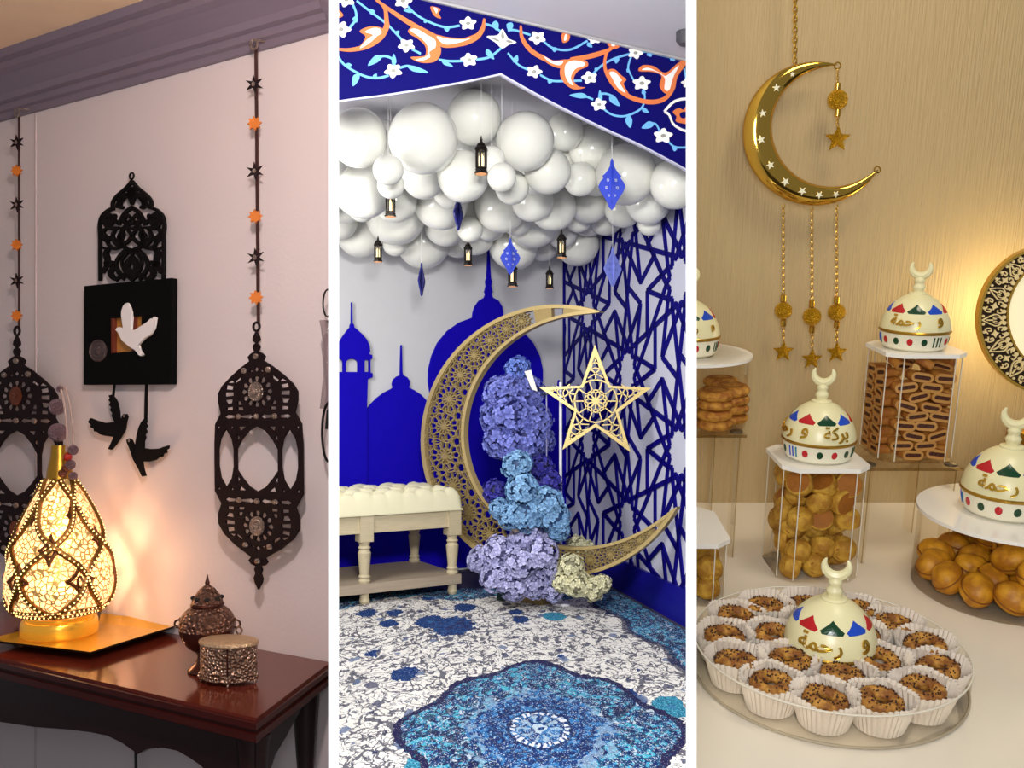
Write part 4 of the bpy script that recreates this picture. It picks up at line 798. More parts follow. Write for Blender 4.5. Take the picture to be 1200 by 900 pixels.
def rimw(w0, side):
    q = []
    for i in range(NS + 1):
        s = i / NS; f = min(.5, w0 / wfun(s)); q.append(mpt(s, f if side == 0 else 1 - f))
    e = [mpt(i / NS, 0 if side == 0 else 1) for i in range(NS, -1, -1)]
    mb = MB(); mb.plate(mp(q + e), (), -0.02, 0.03); return mb.build('outer_rim' if side == 0 else 'inner_rim', gold_edge, moon, 0)
rimw(4.2, 0); rimw(3.6, 1)
tips = MB()
for s0, s1 in ((0, .06), (.08, .11), (.955, 1)):
    tips.plate(mp([mpt(s0 + (s1 - s0) * i / 8, 0) for i in range(9)] + [mpt(s0 + (s1 - s0) * i / 8, 1) for i in range(8, -1, -1)]), (), -0.016, 0.02)
tag(tips.build('solid_tips', gold_mdf, moon, 0), kind='stuff')
fil = MB()
def frib(pts, w, closed=False): fil.ribbon(mp(pts), w * pxm, -0.012, 0.012, closed)
cs = []; s = .135
while s < .95:
    R = wfun(s) * .43; cs.append((s, R)); s += (R * 2 * .86) / (160 * math.radians(259)) * 1.12
for s, R in cs:
    cx, cy = mpt(s, .5); a0 = math.radians(72 + 259 * s); n = 12
    pt = lambda r, k: (cx + R * r * math.cos(a0 + 2 * PI * k / n), cy - R * r * math.sin(a0 + 2 * PI * k / n))
    w = max(.85, R * .075)
    fil.plate(mp(circ(cx, cy, R * .16, 10)), (), -0.013, 0.013)
    for k in range(n):
        frib([pt(.12, k), pt(.36, k)], w * 1.1)
        frib([pt(.36, k), pt(.46, k + .5), pt(.36, k + 1)], w)
        frib([pt(.46, k + .5), pt(.72, k + .5)], w)
        frib([pt(.72, k + .5), pt(.8, k + 1), pt(.72, k + 1.5)], w)
        frib([pt(.8, k), pt(1.06, k)], w)
    # struts that tie the rosette to the rims
    for f in (.09, .91):
        for ds in (-.02, .02):
            if 0.08 < s + ds < .96: frib([mpt(s + ds, f - (.09 if f < .5 else -.09)), mpt(s + ds * .9, f + (.06 if f < .5 else -.06))], w)
for (s, R), (s2, R2) in zip(cs, cs[1:]):
    sm_ = (s + s2) / 2
    for f in (.2, .8):
        c0 = mpt(sm_, f); r = wfun(sm_) * .1; frib([(c0[0] + r * math.cos(2 * PI * k / 8), c0[1] + r * math.sin(2 * PI * k / 8)) for k in range(8)], 1.1, True)
        for k in range(8): frib([(c0[0] + r * math.cos(2 * PI * k / 8), c0[1] + r * math.sin(2 * PI * k / 8)), (c0[0] + r * 1.9 * math.cos(2 * PI * k / 8), c0[1] + r * 1.9 * math.sin(2 * PI * k / 8))], .8)
for f in (.12, .88): frib([mpt(.09 + .86 * i / 60, f) for i in range(61)], 1.2)
tag(fil.build('pierced_filigree', gold_mdf, moon, 0), kind='stuff')
zb_ = MN.hit(655, 672).z; xb_ = MN.hit(620, 672).x
mb = MB(); mb.box((xb_, 0.02, zb_ / 2 + 0.02), (0.34, 0.16, zb_ + 0.03)); mb.build('stand_block', gold_mdf, moon, 0)

# ---- gold star on its pole stand
SD = 6.5; sc = P(699, 467, SD); sk = SD / FPX
SF = Frame(Matrix.Translation((0, SD, 0)))
star = thing('star_stand', SF.M.copy(), 'pale gold pierced five pointed star on a thin white pole before the lattice', 'decoration')
pale_gold = mat('pale_gold', (214, 190, 122), 0.4, 0.25, var=0.06); white_rod = mat('white_rod', (226, 226, 232), 0.4)
tp = [(697, 404), (763, 454.5), (739, 530), (659, 527), (632, 454)]
inn = [(715, 452), (724, 483), (698, 500), (673, 482), (681, 452)]
outl = [p for i in range(5) for p in (tp[i], inn[i])]
cxs, cys = 698, 470
shr = lambda k: [(cxs + (x - cxs) * k, cys + (y - cys) * k) for x, y in outl]
mb = MB(); mb.plate(SF.xz(outl), [SF.xz([(cxs + (x - cxs) * (.82 if i % 2 == 0 else .87), cys + (y - cys) * (.82 if i % 2 == 0 else .87)) for i, (x, y) in enumerate(outl)])], -0.012, 0.012); sp_ = mb.build('star_outline', pale_gold, star, 0)
fs = MB()
def srib(pts, w, closed=False): fs.ribbon(SF.xz(pts), w * sk, -0.009, 0.009, closed)
pt = lambda r, a: (cxs + r * math.cos(math.radians(a)), cys - r * math.sin(math.radians(a)))
fs.plate(SF.xz(circ(cxs, cys, 4.5, 10)), (), -0.01, 0.01)
for k in range(10):
    a = 90 + 36 * k
    srib([pt(3, a), pt(9, a)], 1.8); srib([pt(9, a), pt(12.5, a + 18), pt(9, a + 36)], 1.5); srib([pt(12.5, a + 18), pt(25, a + 18)], 1.4)
srib([pt(13, 18 * k) for k in range(20)], 1.5, True); srib([pt(25, 18 * k) for k in range(20)], 1.7, True)
for i in range(5):
    a = 90 - 72 * i + (-2 if i == 0 else 0); t = tp[i]; c_ = pt(25, 90 - 72 * i)
    ax = lambda f, o: (c_[0] + (t[0] - c_[0]) * f - (t[1] - c_[1]) * o / 45, c_[1] + (t[1] - c_[1]) * f + (t[0] - c_[0]) * o / 45)
    srib([ax(0, 0), ax(.18, 0)], 1.5); srib([ax(.18, 0), ax(.3, 6), ax(.46, 4), ax(.5, 0), ax(.46, -4), ax(.3, -6), ax(.18, 0)], 1.5)
    srib([ax(.3, 6), ax(.2, 11)], 1.4); srib([ax(.3, -6), ax(.2, -11)], 1.4); srib([ax(.46, 4), ax(.55, 5.5)], 1.3); srib([ax(.46, -4), ax(.55, -5.5)], 1.3); srib([ax(.5, 0), ax(.85, 0)], 1.4)
    srib([ax(.05, 10), ax(.18, 0), ax(.05, -10)], 1.3); srib([ax(.3, 6), ax(.34, 0), ax(.3, -6)], 1.1); srib([ax(.65, 4.5), ax(.6, 0), ax(.65, -4.5)], 1.2)
tag(fs.build('star_filigree', pale_gold, sp_, 0), kind='stuff')
px_ = SF.hit(657, 480, .2).x; zt_ = SF.hit(657, 448, .2).z
mb = MB(); mb.tube([(px_, 0.2, 0.0), (px_, 0.2, zt_)], 0.011, 8); mb.build('pole', white_rod, star)
mb = MB(); za = SF.hit(640, 462, .2).z; mb.tube([(px_, 0.2, za), (SF.hit(622, 462, .2).x, 0.2, za)], 0.004, 6); zq = SF.hit(650, 455).z; mb.tube([(px_, .2, zq), (SF.hit(648, 455).x, .01, zq)], .006, 6); mb.build('hook_arm', mat('dark_rod', (60, 58, 90), 0.4), star)
mb = MB(); xa = SF.hit(640.5, 462, .2).x; mb.tube([(xa, 0.2, za), (xa, 0.2, SF.hit(640, 548, .2).z)], 0.005, 6); mb.build('hanging_rod', mat('grey_rod', (150, 150, 190), 0.4), star)
mb = MB(); mb.box((px_, 0.2, 0.012), (0.12, 0.12, 0.024)); mb.build('base_plate', white_rod, star, 0)

# ---- hydrangea heads
def floret_mesh(name, seed, n=125):
    rn = random.Random(seed); mb = MB(); tones = []
    for i in range(n):
        tone = rn.uniform(.3, 1); z = 1 - 2 * (i + .5) / n; a = i * 2.39996; r = math.sqrt(1 - z * z)
        nrm = Vector((r * math.cos(a), r * math.sin(a), z)); nrm = (nrm + Vector((rn.uniform(-.25, .25) for _ in range(3)))).normalized()
        c = nrm * rn.uniform(.8, 1.0); u = nrm.orthogonal().normalized(); w = nrm.cross(u); g = rn.uniform(0, PI / 2); s = rn.uniform(.18, .26)
        for k in range(4):
            b = g + k * PI / 2; d = u * math.cos(b) + w * math.sin(b); e = u * -math.sin(b) + w * math.cos(b)
            up = rn.uniform(.1, .5)
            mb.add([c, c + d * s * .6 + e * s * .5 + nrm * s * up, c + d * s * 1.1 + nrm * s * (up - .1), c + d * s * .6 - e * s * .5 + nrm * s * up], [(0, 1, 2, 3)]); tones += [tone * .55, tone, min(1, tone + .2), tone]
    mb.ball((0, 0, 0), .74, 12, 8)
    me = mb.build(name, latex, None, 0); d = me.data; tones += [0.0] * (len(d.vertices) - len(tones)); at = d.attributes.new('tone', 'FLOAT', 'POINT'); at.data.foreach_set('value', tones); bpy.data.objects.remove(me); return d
HM = [floret_mesh('hydrangea', k) for k in range(3)]
hcol = {'violet': ((132, 142, 228), (62, 70, 190)), 'blue': ((118, 148, 236), (52, 78, 200)), 'sky': ((150, 200, 244), (76, 134, 214)), 'lilac': ((206, 206, 250), (142, 142, 224)), 'cream': ((246, 242, 200), (244, 238, 196)), 'indigo': ((62, 58, 176), (36, 32, 130))}
for c in hcol: 
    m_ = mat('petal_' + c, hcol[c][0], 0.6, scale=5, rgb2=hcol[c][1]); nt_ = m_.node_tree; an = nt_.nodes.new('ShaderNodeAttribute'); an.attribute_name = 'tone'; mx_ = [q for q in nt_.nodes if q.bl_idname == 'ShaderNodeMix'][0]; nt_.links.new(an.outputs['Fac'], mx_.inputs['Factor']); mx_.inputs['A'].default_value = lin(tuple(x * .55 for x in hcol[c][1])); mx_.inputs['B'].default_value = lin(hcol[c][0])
    for k, me in enumerate(HM):
        pass
def hydr(px, py, r, d, c, label, k):
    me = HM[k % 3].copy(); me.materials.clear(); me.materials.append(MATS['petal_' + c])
    key = (c, k % 3)
    if key in HMC: bpy.data.meshes.remove(me); me = HMC[key]
    else: HMC[key] = me
    o = bpy.data.objects.new('hydrangea', me); COL.objects.link(o); rr = r * .93 * d / FPX
    p = P(px, py, d); p.z = max(p.z, rr * .92)
    put(o, Matrix.Translation(p) @ Matrix.Rotation(k * 1.3, 4, 'Z') @ Matrix.Rotation(k * .7, 4, 'X') @ Matrix.Scale(rr, 4), label, 'flower', 'hydrangea heads of the flower column')
HMC = {}
heads = [(607, 433, 17, 6.75, 'blue', 'small blue hydrangea head crowning the flower column'),
 (588, 462, 24, 6.8, 'violet', None), (617, 462, 24, 6.8, 'violet', None), (600, 486, 28, 6.7, 'violet', None), (625, 492, 24, 6.75, 'violet', None), (582, 488, 22, 6.8, 'violet', None), (604, 455, 22, 6.75, 'violet', None),
 (588, 516, 24, 6.75, 'violet', None), (618, 514, 26, 6.75, 'violet', None), (602, 522, 22, 6.7, 'violet', None), (636, 516, 16, 6.85, 'violet', None),
 (606, 546, 20, 6.55, 'sky', None), (612, 573, 22, 6.5, 'sky', None), (634, 548, 17, 6.7, 'indigo', None), (580, 576, 16, 6.7, 'indigo', None), (643, 566, 18, 6.65, 'indigo', None), (586, 596, 14, 6.6, 'sky', None),
 (640, 590, 23, 6.55, 'sky', None), (616, 602, 24, 6.55, 'sky', None), (650, 606, 20, 6.55, 'sky', None), (598, 606, 16, 6.55, 'sky', None), (655, 622, 14, 6.55, 'sky', None),
 (625, 628, 20, 6.62, 'lilac', None), (605, 640, 18, 6.62, 'lilac', None), (585, 648, 22, 6.55, 'lilac', None), (565, 655, 18, 6.62, 'lilac', None), (610, 660, 22, 6.45, 'lilac', None), (635, 650, 22, 6.45, 'lilac', None), (580, 676, 20, 6.5, 'lilac', None), (602, 686, 20, 6.5, 'lilac', None), (626, 684, 20, 6.5, 'lilac', None), (644, 670, 18, 6.5, 'lilac', None), (648, 692, 15, 6.5, 'lilac', None), (556, 660, 10, 6.62, 'lilac', None),
 (669, 664, 17, 6.4, 'cream', None), (676, 684, 18, 6.4, 'cream', None), (694, 690, 16, 6.4, 'cream', None), (660, 682, 14, 6.4, 'cream', None), (706, 684, 12, 6.4, 'cream', None), (676, 640, 14, 6.85, 'cream', 'cream hydrangea head showing above the gold crescent horn'), (688, 642, 10, 6.85, 'cream', None)]
lbl = {'violet': 'violet blue hydrangea head in the upper flower column', 'sky': 'sky blue hydrangea head in the middle flower column', 'indigo': 'deep indigo hydrangea head edging the flower column', 'lilac': 'pale lilac hydrangea head at the column foot', 'cream': 'cream hydrangea head right of the lilac ones'}
ORD = ['first', 'second', 'third', 'fourth', 'fifth', 'sixth', 'seventh', 'eighth', 'ninth', 'tenth', 'eleventh', 'twelfth', 'thirteenth', 'fourteenth', 'fifteenth', 'sixteenth', 'seventeenth', 'eighteenth', 'nineteenth', 'twentieth']
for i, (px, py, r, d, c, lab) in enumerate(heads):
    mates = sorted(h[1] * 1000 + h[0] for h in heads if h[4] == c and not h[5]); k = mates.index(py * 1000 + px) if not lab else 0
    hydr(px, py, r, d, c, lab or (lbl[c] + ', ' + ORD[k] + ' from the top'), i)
for me in HM: bpy.data.meshes.remove(me)
s0 = P(606, 520, 6.95); mb = MB(); mb.tube([(s0.x, s0.y, 0.0), (s0.x, s0.y, P(606, 433, 6.9).z)], 0.03, 8); mb.box((s0.x, s0.y, .015), (.3, .2, .03))
put(mb.build('flower_stand', mat('green_wire_stand', (30, 60, 40), 0.6)), Matrix.Identity(4), 'dark green flower stand hidden inside the hydrangea column', 'stand')
wc = P(621, 446, 6.6); mb = MB(); mb.plate([(-.045, .06), (.0, .075), (.06, -.07), (.02, -.06)], (), -0.004, 0.004)
put(mb.build('paper_tag', mat('white_card', (232, 228, 220), 0.6), None, 0), Matrix.Translation(wc) @ Matrix.Rotation(.1, 4, 'Y'), 'white paper tag tucked under the topmost blue hydrangea', 'tag')

# ---- tufted bench
f1 = WORLD.flat(530, 697, 0); f2 = WORLD.flat(427, 709, 0); bd = Vector((f1.x - f2.x, f1.y - f2.y, 0)); LG = bd.length; bd.normalize()
BM = Matrix(((bd.x, -bd.y, 0, f1.x), (bd.y, bd.x, 0, f1.y), (0, 0, 1, 0), (0, 0, 0, 1)))   # origin at the front right foot, x along the bench, y back
bench = thing('tufted_bench', BM, 'cream button tufted bench with turned pale oak legs and lower shelf', 'bench')
oak = mat('limed_oak', (196, 182, 150), 0.6, var=0.18, scale=6, stretch=(2, 20, 20), bump=0.05); oak2 = mat('limed_oak_shelf', (168, 152, 132), 0.6, var=0.22, scale=5, stretch=(1.2, 14, 14), bump=0.05)
linen = mat('cream_linen', (226, 220, 186), 0.75, var=0.05, bump=0.08, bscale=120)
BW = 2 * LG; BD = 0.66; zs = 0.155
Hf = lambda py: CAM.z + (480 - py) / FPX * f1.y
zf0, zf1, zst = Hf(617), Hf(597), Hf(583)
for lx in (0, -LG, -2 * LG):
    for ly in (0, BD):
        mb = MB(); mb.lathe([(.028, 0), (.04, .03), (.034, .05), (.034, zs - .06)], 10, (lx, ly, 0)); ft = mb.build('leg_foot', oak, bench)
        mb = MB(); q = [(.04, zs), (.046, zs + .02), (.036, zs + .035), (.044, zs + .05), (.034, zs + .065), (.048, zf0 - .14), (.036, zf0 - .12), (.046, zf0 - .105), (.036, zf0 - .09), (.042, zf0 - .06), (.042, zf0 - .03)]; mb.lathe(q, 14, (lx, ly, 0)); mb.box((lx, ly, (zf0 + zf1) / 2 - .03), (.1, .1, zf1 - zf0 + .06)); mb.build('leg', oak, bench)
mb = MB(); mb.box((-BW / 2, BD / 2, zs - .03), (BW + .1, BD + .1, .07)); mb.build('lower_shelf', oak2, bench, 0)
for nm, c, s_ in (('seat_rail', (-BW / 2, 0, (zf0 + zf1) / 2), (BW, .06, zf1 - zf0)), ('seat_rail', (-BW / 2, BD, (zf0 + zf1) / 2), (BW, .06, zf1 - zf0)), ('seat_rail', (0, BD / 2, (zf0 + zf1) / 2), (.06, BD, zf1 - zf0)), ('seat_rail', (-BW, BD / 2, (zf0 + zf1) / 2), (.06, BD, zf1 - zf0))):
    mb = MB(); mb.box(c, s_); mb.box((c[0], c[1], zf0 + .012), (s_[0] + .012, s_[1] + .012, .02)); mb.build(nm, oak, bench, 0)
mb = MB(); nx, ny = 96, 44; X0, X1, Y0, Y1 = -BW - .06, .06, -.06, BD + .06; ht = zst - zf1 + .085
btn = []
rows = 3; sp = (Y1 - Y0) / (rows + .2)
for j in range(rows):
    yy = Y0 + sp * (j + .6); xx = X0 + sp * (.6 + (.5 if j % 2 else 0))
    while xx < X1 - sp * .3: btn.append((xx, yy)); xx += sp
vs = []
for j in range(ny + 1):
    for i in range(nx + 1):
        x = X0 + (X1 - X0) * i / nx; y = Y0 + (Y1 - Y0) * j / ny
        e = min(x - X0, X1 - x, y - Y0, Y1 - y); edge = min(1, e / .09); z = ht * math.sqrt(max(0, 1 - (1 - edge) ** 2.4))
        dmin = min(math.hypot(x - a, y - b) for a, b in btn)
        z -= .085 * math.exp(-(dmin / .075) ** 2) * edge + .0
        # folds run diagonally between the buttons
        g1 = ((x - btn[0][0]) / sp + (y - btn[0][1]) / sp / 1.0 * .5) % 1; g2 = ((x - btn[0][0]) / sp - (y - btn[0][1]) / sp * .5) % 1
        z -= .028 * edge * max(math.exp(-(min(g1, 1 - g1) / .06) ** 2), math.exp(-(min(g2, 1 - g2) / .06) ** 2))
        vs.append((x, y, zf1 + z))
fs_ = [(j * (nx + 1) + i, j * (nx + 1) + i + 1, (j + 1) * (nx + 1) + i + 1, (j + 1) * (nx + 1) + i) for j in range(ny) for i in range(nx)]
mb.add(vs, fs_); mb.box(((X0 + X1) / 2, (Y0 + Y1) / 2, zf1 + .005), (X1 - X0, Y1 - Y0, .012)); cush = mb.build('cushion', linen, bench, 60)
for a, b in btn:
    mb = MB(); mb.ball((a, b, zf1 + ht - .05), (.016, .016, .008), 8, 5); mb.build('button', linen, cush)

# ---- ceiling fitting at the right partition
cf = P(803, 40, 4.55); mb = MB(); mb.lathe([(.03, CZ - cf.z + .0), (.035, .05), (.045, .03), (.045, -.03), (.03, -.05), (.001, -.055)], 16); mb.build('ceiling_spotlight', mat('dark_grey_metal', (84, 82, 88), 0.5, 0.3)); put(bpy.data.objects['ceiling_spotlight'], Matrix.Translation(cf), 'dark grey ceiling spotlight in front of the arch board beside the right partition', 'spotlight')

# ---- rug
rug_m = bpy.data.materials.new('rug_pile'); rug_m.use_nodes = True; nt = rug_m.node_tree; bs = nt.nodes['Principled BSDF']
bs.inputs['Roughness'].default_value = 0.9; bs.inputs['Specular IOR Level'].default_value = 0.15
def nd(t, **kw):
    n = nt.nodes.new(t)
    for k, v in kw.items(): setattr(n, k, v)
    return n
def lk(a, b):
    if isinstance(a, (int, float)): b.default_value = a
    else: nt.links.new(a, b)
def mth(op, a, b=0.0, c=None):
    n = nd('ShaderNodeMath', operation=op); lk(a, n.inputs[0]); lk(b, n.inputs[1])
    if c is not None: lk(c, n.inputs[2])
    return n.outputs[0]
def lt(a, b): return mth('LESS_THAN', a, b)
def gt(a, b): return mth('GREATER_THAN', a, b)
def AND(a, b): return mth('MULTIPLY', a, b)
def OR(a, b): return mth('MAXIMUM', a, b)
def mixc(f, a, b):
    n = nd('ShaderNodeMix', data_type='RGBA'); lk(f, n.inputs['Factor'])
    for s, v in (('A', a), ('B', b)):
        if isinstance(v, tuple): n.inputs[s].default_value = lin(v)
        else: nt.links.new(v, n.inputs[s])
    return n.outputs['Result']
tc = nd('ShaderNodeTexCoord'); geo = tc.outputs['Object']
def noise_n(scale, vec=None, detail=2.0, dist=0.0, col=False):
    n = nd('ShaderNodeTexNoise'); n.inputs['Scale'].default_value = scale; n.inputs['Detail'].default_value = detail; n.inputs['Distortion'].default_value = dist
    nt.links.new(vec or geo2, n.inputs['Vector']); return n.outputs[1 if col else 0]
mp_ = nd('ShaderNodeMapping'); mc = WORLD.flat(633, 856, 0.0); KY = 1.75
mp_.inputs['Location'].default_value = (-mc.x, -mc.y / KY, 0); mp_.inputs['Scale'].default_value = (1, 1 / KY, 1)
nt.links.new(geo, mp_.inputs[0]); geo2 = mp_.outputs[0]
wv = nd('ShaderNodeVectorMath', operation='SUBTRACT'); nt.links.new(noise_n(24, geo2, 2, 0, True), wv.inputs[0]); wv.inputs[1].default_value = (.5, .5, .5)
ws = nd('ShaderNodeVectorMath', operation='SCALE'); nt.links.new(wv.outputs[0], ws.inputs[0]); ws.inputs['Scale'].default_value = .05
wa = nd('ShaderNodeVectorMath', operation='ADD'); nt.links.new(geo2, wa.inputs[0]); nt.links.new(ws.outputs[0], wa.inputs[1]); vw = wa.outputs[0]
sx = nd('ShaderNodeSeparateXYZ'); nt.links.new(vw, sx.inputs[0]); X_, Y_ = sx.outputs[0], sx.outputs[1]
r_ = mth('SQRT', mth('ADD', mth('MULTIPLY', X_, X_), mth('MULTIPLY', Y_, Y_))); th_ = mth('ARCTAN2', Y_, X_)
lob = mth('ADD', mth('MULTIPLY', mth('COSINE', mth('MULTIPLY', th_, 8.0)), .055), mth('MULTIPLY', mth('COSINE', mth('MULTIPLY', th_, 4.0)), .06))
q_ = mth('DIVIDE', r_, mth('MULTIPLY', mth('ADD', lob, 1.0), .58))
grain = noise_n(170, geo2, 1); fleck = noise_n(42, geo2, 2, .4); soft = noise_n(9, geo2, 2)
CREAM, NAVY, BLUE, TEAL, PALE, INK = (240, 237, 232), (20, 28, 72), (22, 66, 130), (60, 158, 190), (190, 208, 220), (26, 28, 68)
# field: cream with dark scrolls and blue flowers
n1 = noise_n(5, vw, 1, 1.8); sc1 = lt(mth('ABSOLUTE', mth('SUBTRACT', n1, .5)), .024)
n2 = noise_n(9, vw, .5, 2.4); sc2 = lt(mth('ABSOLUTE', mth('SUBTRACT', n2, .5)), .028)
n3 = noise_n(30, vw, 1, .6); sc3 = gt(n3, .66)
field = mixc(AND(gt(soft, .5), .6), CREAM, (232, 228, 222))
field = mixc(AND(lt(fleck, .38), .5), field, (120, 124, 140))
field = mixc(AND(sc3, .7), field, (52, 56, 88)); field = mixc(AND(OR(sc1, sc2), .85), field, INK)
vo = nd('ShaderNodeTexVoronoi'); vo.inputs['Scale'].default_value = 4.6; nt.links.new(vw, vo.inputs['Vector'])
vcol = nd('ShaderNodeSeparateColor'); nt.links.new(vo.outputs['Color'], vcol.inputs[0])
vd = mth('MULTIPLY', vo.outputs['Distance'], mth('ADD', mth('MULTIPLY', fleck, .5), .75))
flo = lt(vd, mth('MULTIPLY', mth('SUBTRACT', vcol.outputs[0], .12), .56)); floin = lt(vd, mth('MULTIPLY', mth('SUBTRACT', vcol.outputs[0], .4), .25))
fcol = mixc(gt(vcol.outputs[1], .72), BLUE, TEAL); fcol = mixc(AND(lt(grain, .5), .6), fcol, NAVY)
field = mixc(flo, field, fcol); field = mixc(AND(floin, .7), field, (60, 116, 170))
vo2 = nd('ShaderNodeTexVoronoi'); vo2.inputs['Scale'].default_value = 12; nt.links.new(vw, vo2.inputs['Vector'])
vc2 = nd('ShaderNodeSeparateColor'); nt.links.new(vo2.outputs['Color'], vc2.inputs[0])
field = mixc(AND(lt(vo2.outputs['Distance'], mth('MULTIPLY', mth('SUBTRACT', vc2.outputs[0], .45), .75)), .85), field, mixc(gt(vc2.outputs[1], .5), (44, 52, 92), (92, 112, 150)))
# big blue blossom of the upper field
bb = WORLD.flat(530, 735, 0); bx_, by_ = bb.x - mc.x, (bb.y - mc.y) / KY
dbl = mth('SQRT', mth('ADD', mth('POWER', mth('SUBTRACT', X_, bx_), 2.0), mth('POWER', mth('SUBTRACT', Y_, by_), 2.0)))
field = mixc(lt(mth('MULTIPLY', dbl, mth('ADD', mth('MULTIPLY', fleck, .9), .6)), .155), field, mixc(gt(n3, .52), (26, 70, 130), (30, 44, 96)))
# medallion
blu = mixc(gt(fleck, .5), BLUE, TEAL); blu = mixc(gt(soft, .54), blu, mixc(gt(n3, .5), (70, 172, 200), (40, 110, 168))); blu = mixc(AND(lt(n2, .48), .85), blu, (20, 38, 96)); blu = mixc(AND(lt(fleck, .44), .7), blu, (18, 40, 92)); blu = mixc(AND(gt(grain, .60), .8), blu, PALE)
blu = mixc(AND(gt(n3, .68), .8), blu, (206, 216, 226)); blu = mixc(AND(sc1, .8), blu, INK)
core = mixc(gt(fleck, .52), (24, 56, 116), (50, 116, 176)); core = mixc(AND(gt(grain, .62), .7), core, PALE)
m1 = mixc(lt(q_, .52), blu, core)
def ringm(c0, w): return lt(mth('ABSOLUTE', mth('SUBTRACT', r_, c0)), w)
dash = AND(ringm(.118, .012), gt(mth('COSINE', mth('MULTIPLY', th_, 26.0)), -.2))
m1 = mixc(AND(dash, .9), m1, (224, 226, 230)); m1 = mixc(AND(ringm(.14, .006), .8), m1, NAVY); m1 = mixc(AND(ringm(.025, .008), .9), m1, PALE)
m1 = mixc(AND(AND(ringm(.07, .025), gt(mth('COSINE', mth('MULTIPLY', th_, 10.0)), .4)), .7), m1, (170, 196, 216))
m1 = mixc(AND(AND(ringm(.20, .035), gt(n3, .5)), .8), m1, (20, 34, 86)); m1 = mixc(AND(AND(ringm(.30, .05), gt(n2, .56)), .5), m1, (150, 180, 206))
m1 = mixc(AND(AND(gt(q_, .935), lt(q_, 1.01)), gt(grain, .34)), m1, (34, 30, 74))
col = mixc(lt(q_, 1.0), field, m1)
# spandrels at the right and the far edge
spn = mth('ADD', mth('ADD', mth('MULTIPLY', X_, .95), mth('MULTIPLY', Y_, .33)), mth('MULTIPLY', mth('SINE', mth('MULTIPLY', Y_, 14.0)), .035))
sp1 = gt(spn, .955); sp2 = gt(mth('ADD', Y_, mth('MULTIPLY', mth('SINE', mth('MULTIPLY', X_, 9.0)), .05)), 1.62)
lft = WORLD.flat(400, 722, 0); sp3 = gt(mth('SUBTRACT', mth('MULTIPLY', Y_, .6), mth('MULTIPLY', X_, .6)), 1.62)
spm = OR(OR(sp1, sp2), sp3); edge_ = AND(gt(spn, .93), lt(spn, .985))
col = mixc(spm, col, blu); col = mixc(AND(edge_, .8), col, (34, 30, 74))
# worn pile everywhere
col = mixc(AND(gt(grain, .66), .3), col, (220, 218, 214)); col = mixc(AND(lt(grain, .33), .35), col, (24, 26, 52))
nt.links.new(col, bs.inputs['Base Color'])
bp = nd('ShaderNodeBump'); bp.inputs['Strength'].default_value = .5; bp.inputs['Distance'].default_value = .01; nt.links.new(grain, bp.inputs['Height']); nt.links.new(bp.outputs[0], bs.inputs['Normal'])
w1 = BR.M @ BR.hit(803, 722, -0.06); w2 = BR.M @ BR.hit(715, 678, -0.06)
mb = MB(); mb.hexa([(-2.0, 3.1), (1.35, 3.1), (1.35, 5.2), (w1.x - .01, w1.y), (w2.x - .01, w2.y), (-2.0, 7.25)], 0.0, 0.008)
put(mb.build('rug', rug_m, None, 0), Matrix.Identity(4), 'worn blue and cream oriental rug with central star medallion on the room floor', 'rug')

# ================================================================ BAY 3: sweets table
clear = acrylic('clear_acrylic', (252, 250, 246), 0.05)
clear_edge = acrylic('acrylic_edge', (236, 230, 214), 0.12)
lid_white = mat('opaque_white_lid', (244, 240, 230), 0.2, var=0.02)
cream_resin = mat('cream_resin', (232, 224, 176), 0.32, var=0.03)
cream_low = mat('cream_resin_base', (238, 232, 206), 0.32, var=0.03)
gold_band = mat('gold_band', (176, 136, 48), 0.28, 0.85, var=0.15)
gold_text = mat('gold_letters', (206, 164, 58), 0.22, 0.9, var=0.15)
gem = {'r': mat('red_gem', (186, 20, 30), 0.2, var=0.2), 'g': mat('green_gem', (14, 62, 34), 0.2, var=0.2), 'b': mat('blue_gem', (26, 72, 190), 0.2, var=0.2), 'v': mat('violet_gem', (88, 78, 160), 0.2, var=0.2), 't': mat('teal_gem', (20, 120, 150), 0.2, var=0.2)}
def b3T(x, y, z, rz=0): return BAY @ Matrix.Translation((x, y, z)) @ Matrix.Rotation(rz, 4, 'Z')
def floor3(px, py, z): return B3.flat(px, py, z)
CUTN = None
def cut_left(o, px=813.0, side=1):
    """trim a mesh where it meets the white partition"""
    u = (px - 600) / FPX; n = Vector((1, -u, 0)).normalized(); bpy.context.view_layer.update()
    Mi = o.matrix_world.inverted(); co = Mi @ CAM; no = (Mi.to_3x3() @ n) if True else n
    no = (o.matrix_world.to_3x3().transposed() @ n).normalized() * side
    if o.data.users > 1: o.data = o.data.copy()
    bm = bmesh.new(); bm.from_mesh(o.data)
    r = bmesh.ops.bisect_plane(bm, geom=bm.verts[:] + bm.edges[:] + bm.faces[:], plane_co=co, plane_no=no, clear_inner=True)
    ed = [e for e in r['geom_cut'] if isinstance(e, bmesh.types.BMEdge)]
    if ed: bmesh.ops.holes_fill(bm, edges=ed, sides=0)
    bm.to_mesh(o.data); bm.free(); return len(o.data.polygons)
def cut_thing(root, px=813.0, side=1):
    bpy.context.view_layer.update()
    for o in [root] + list(root.children_recursive):
        if o.type == 'MESH' and cut_left(o, px, side) == 0: bpy.data.objects.remove(o)

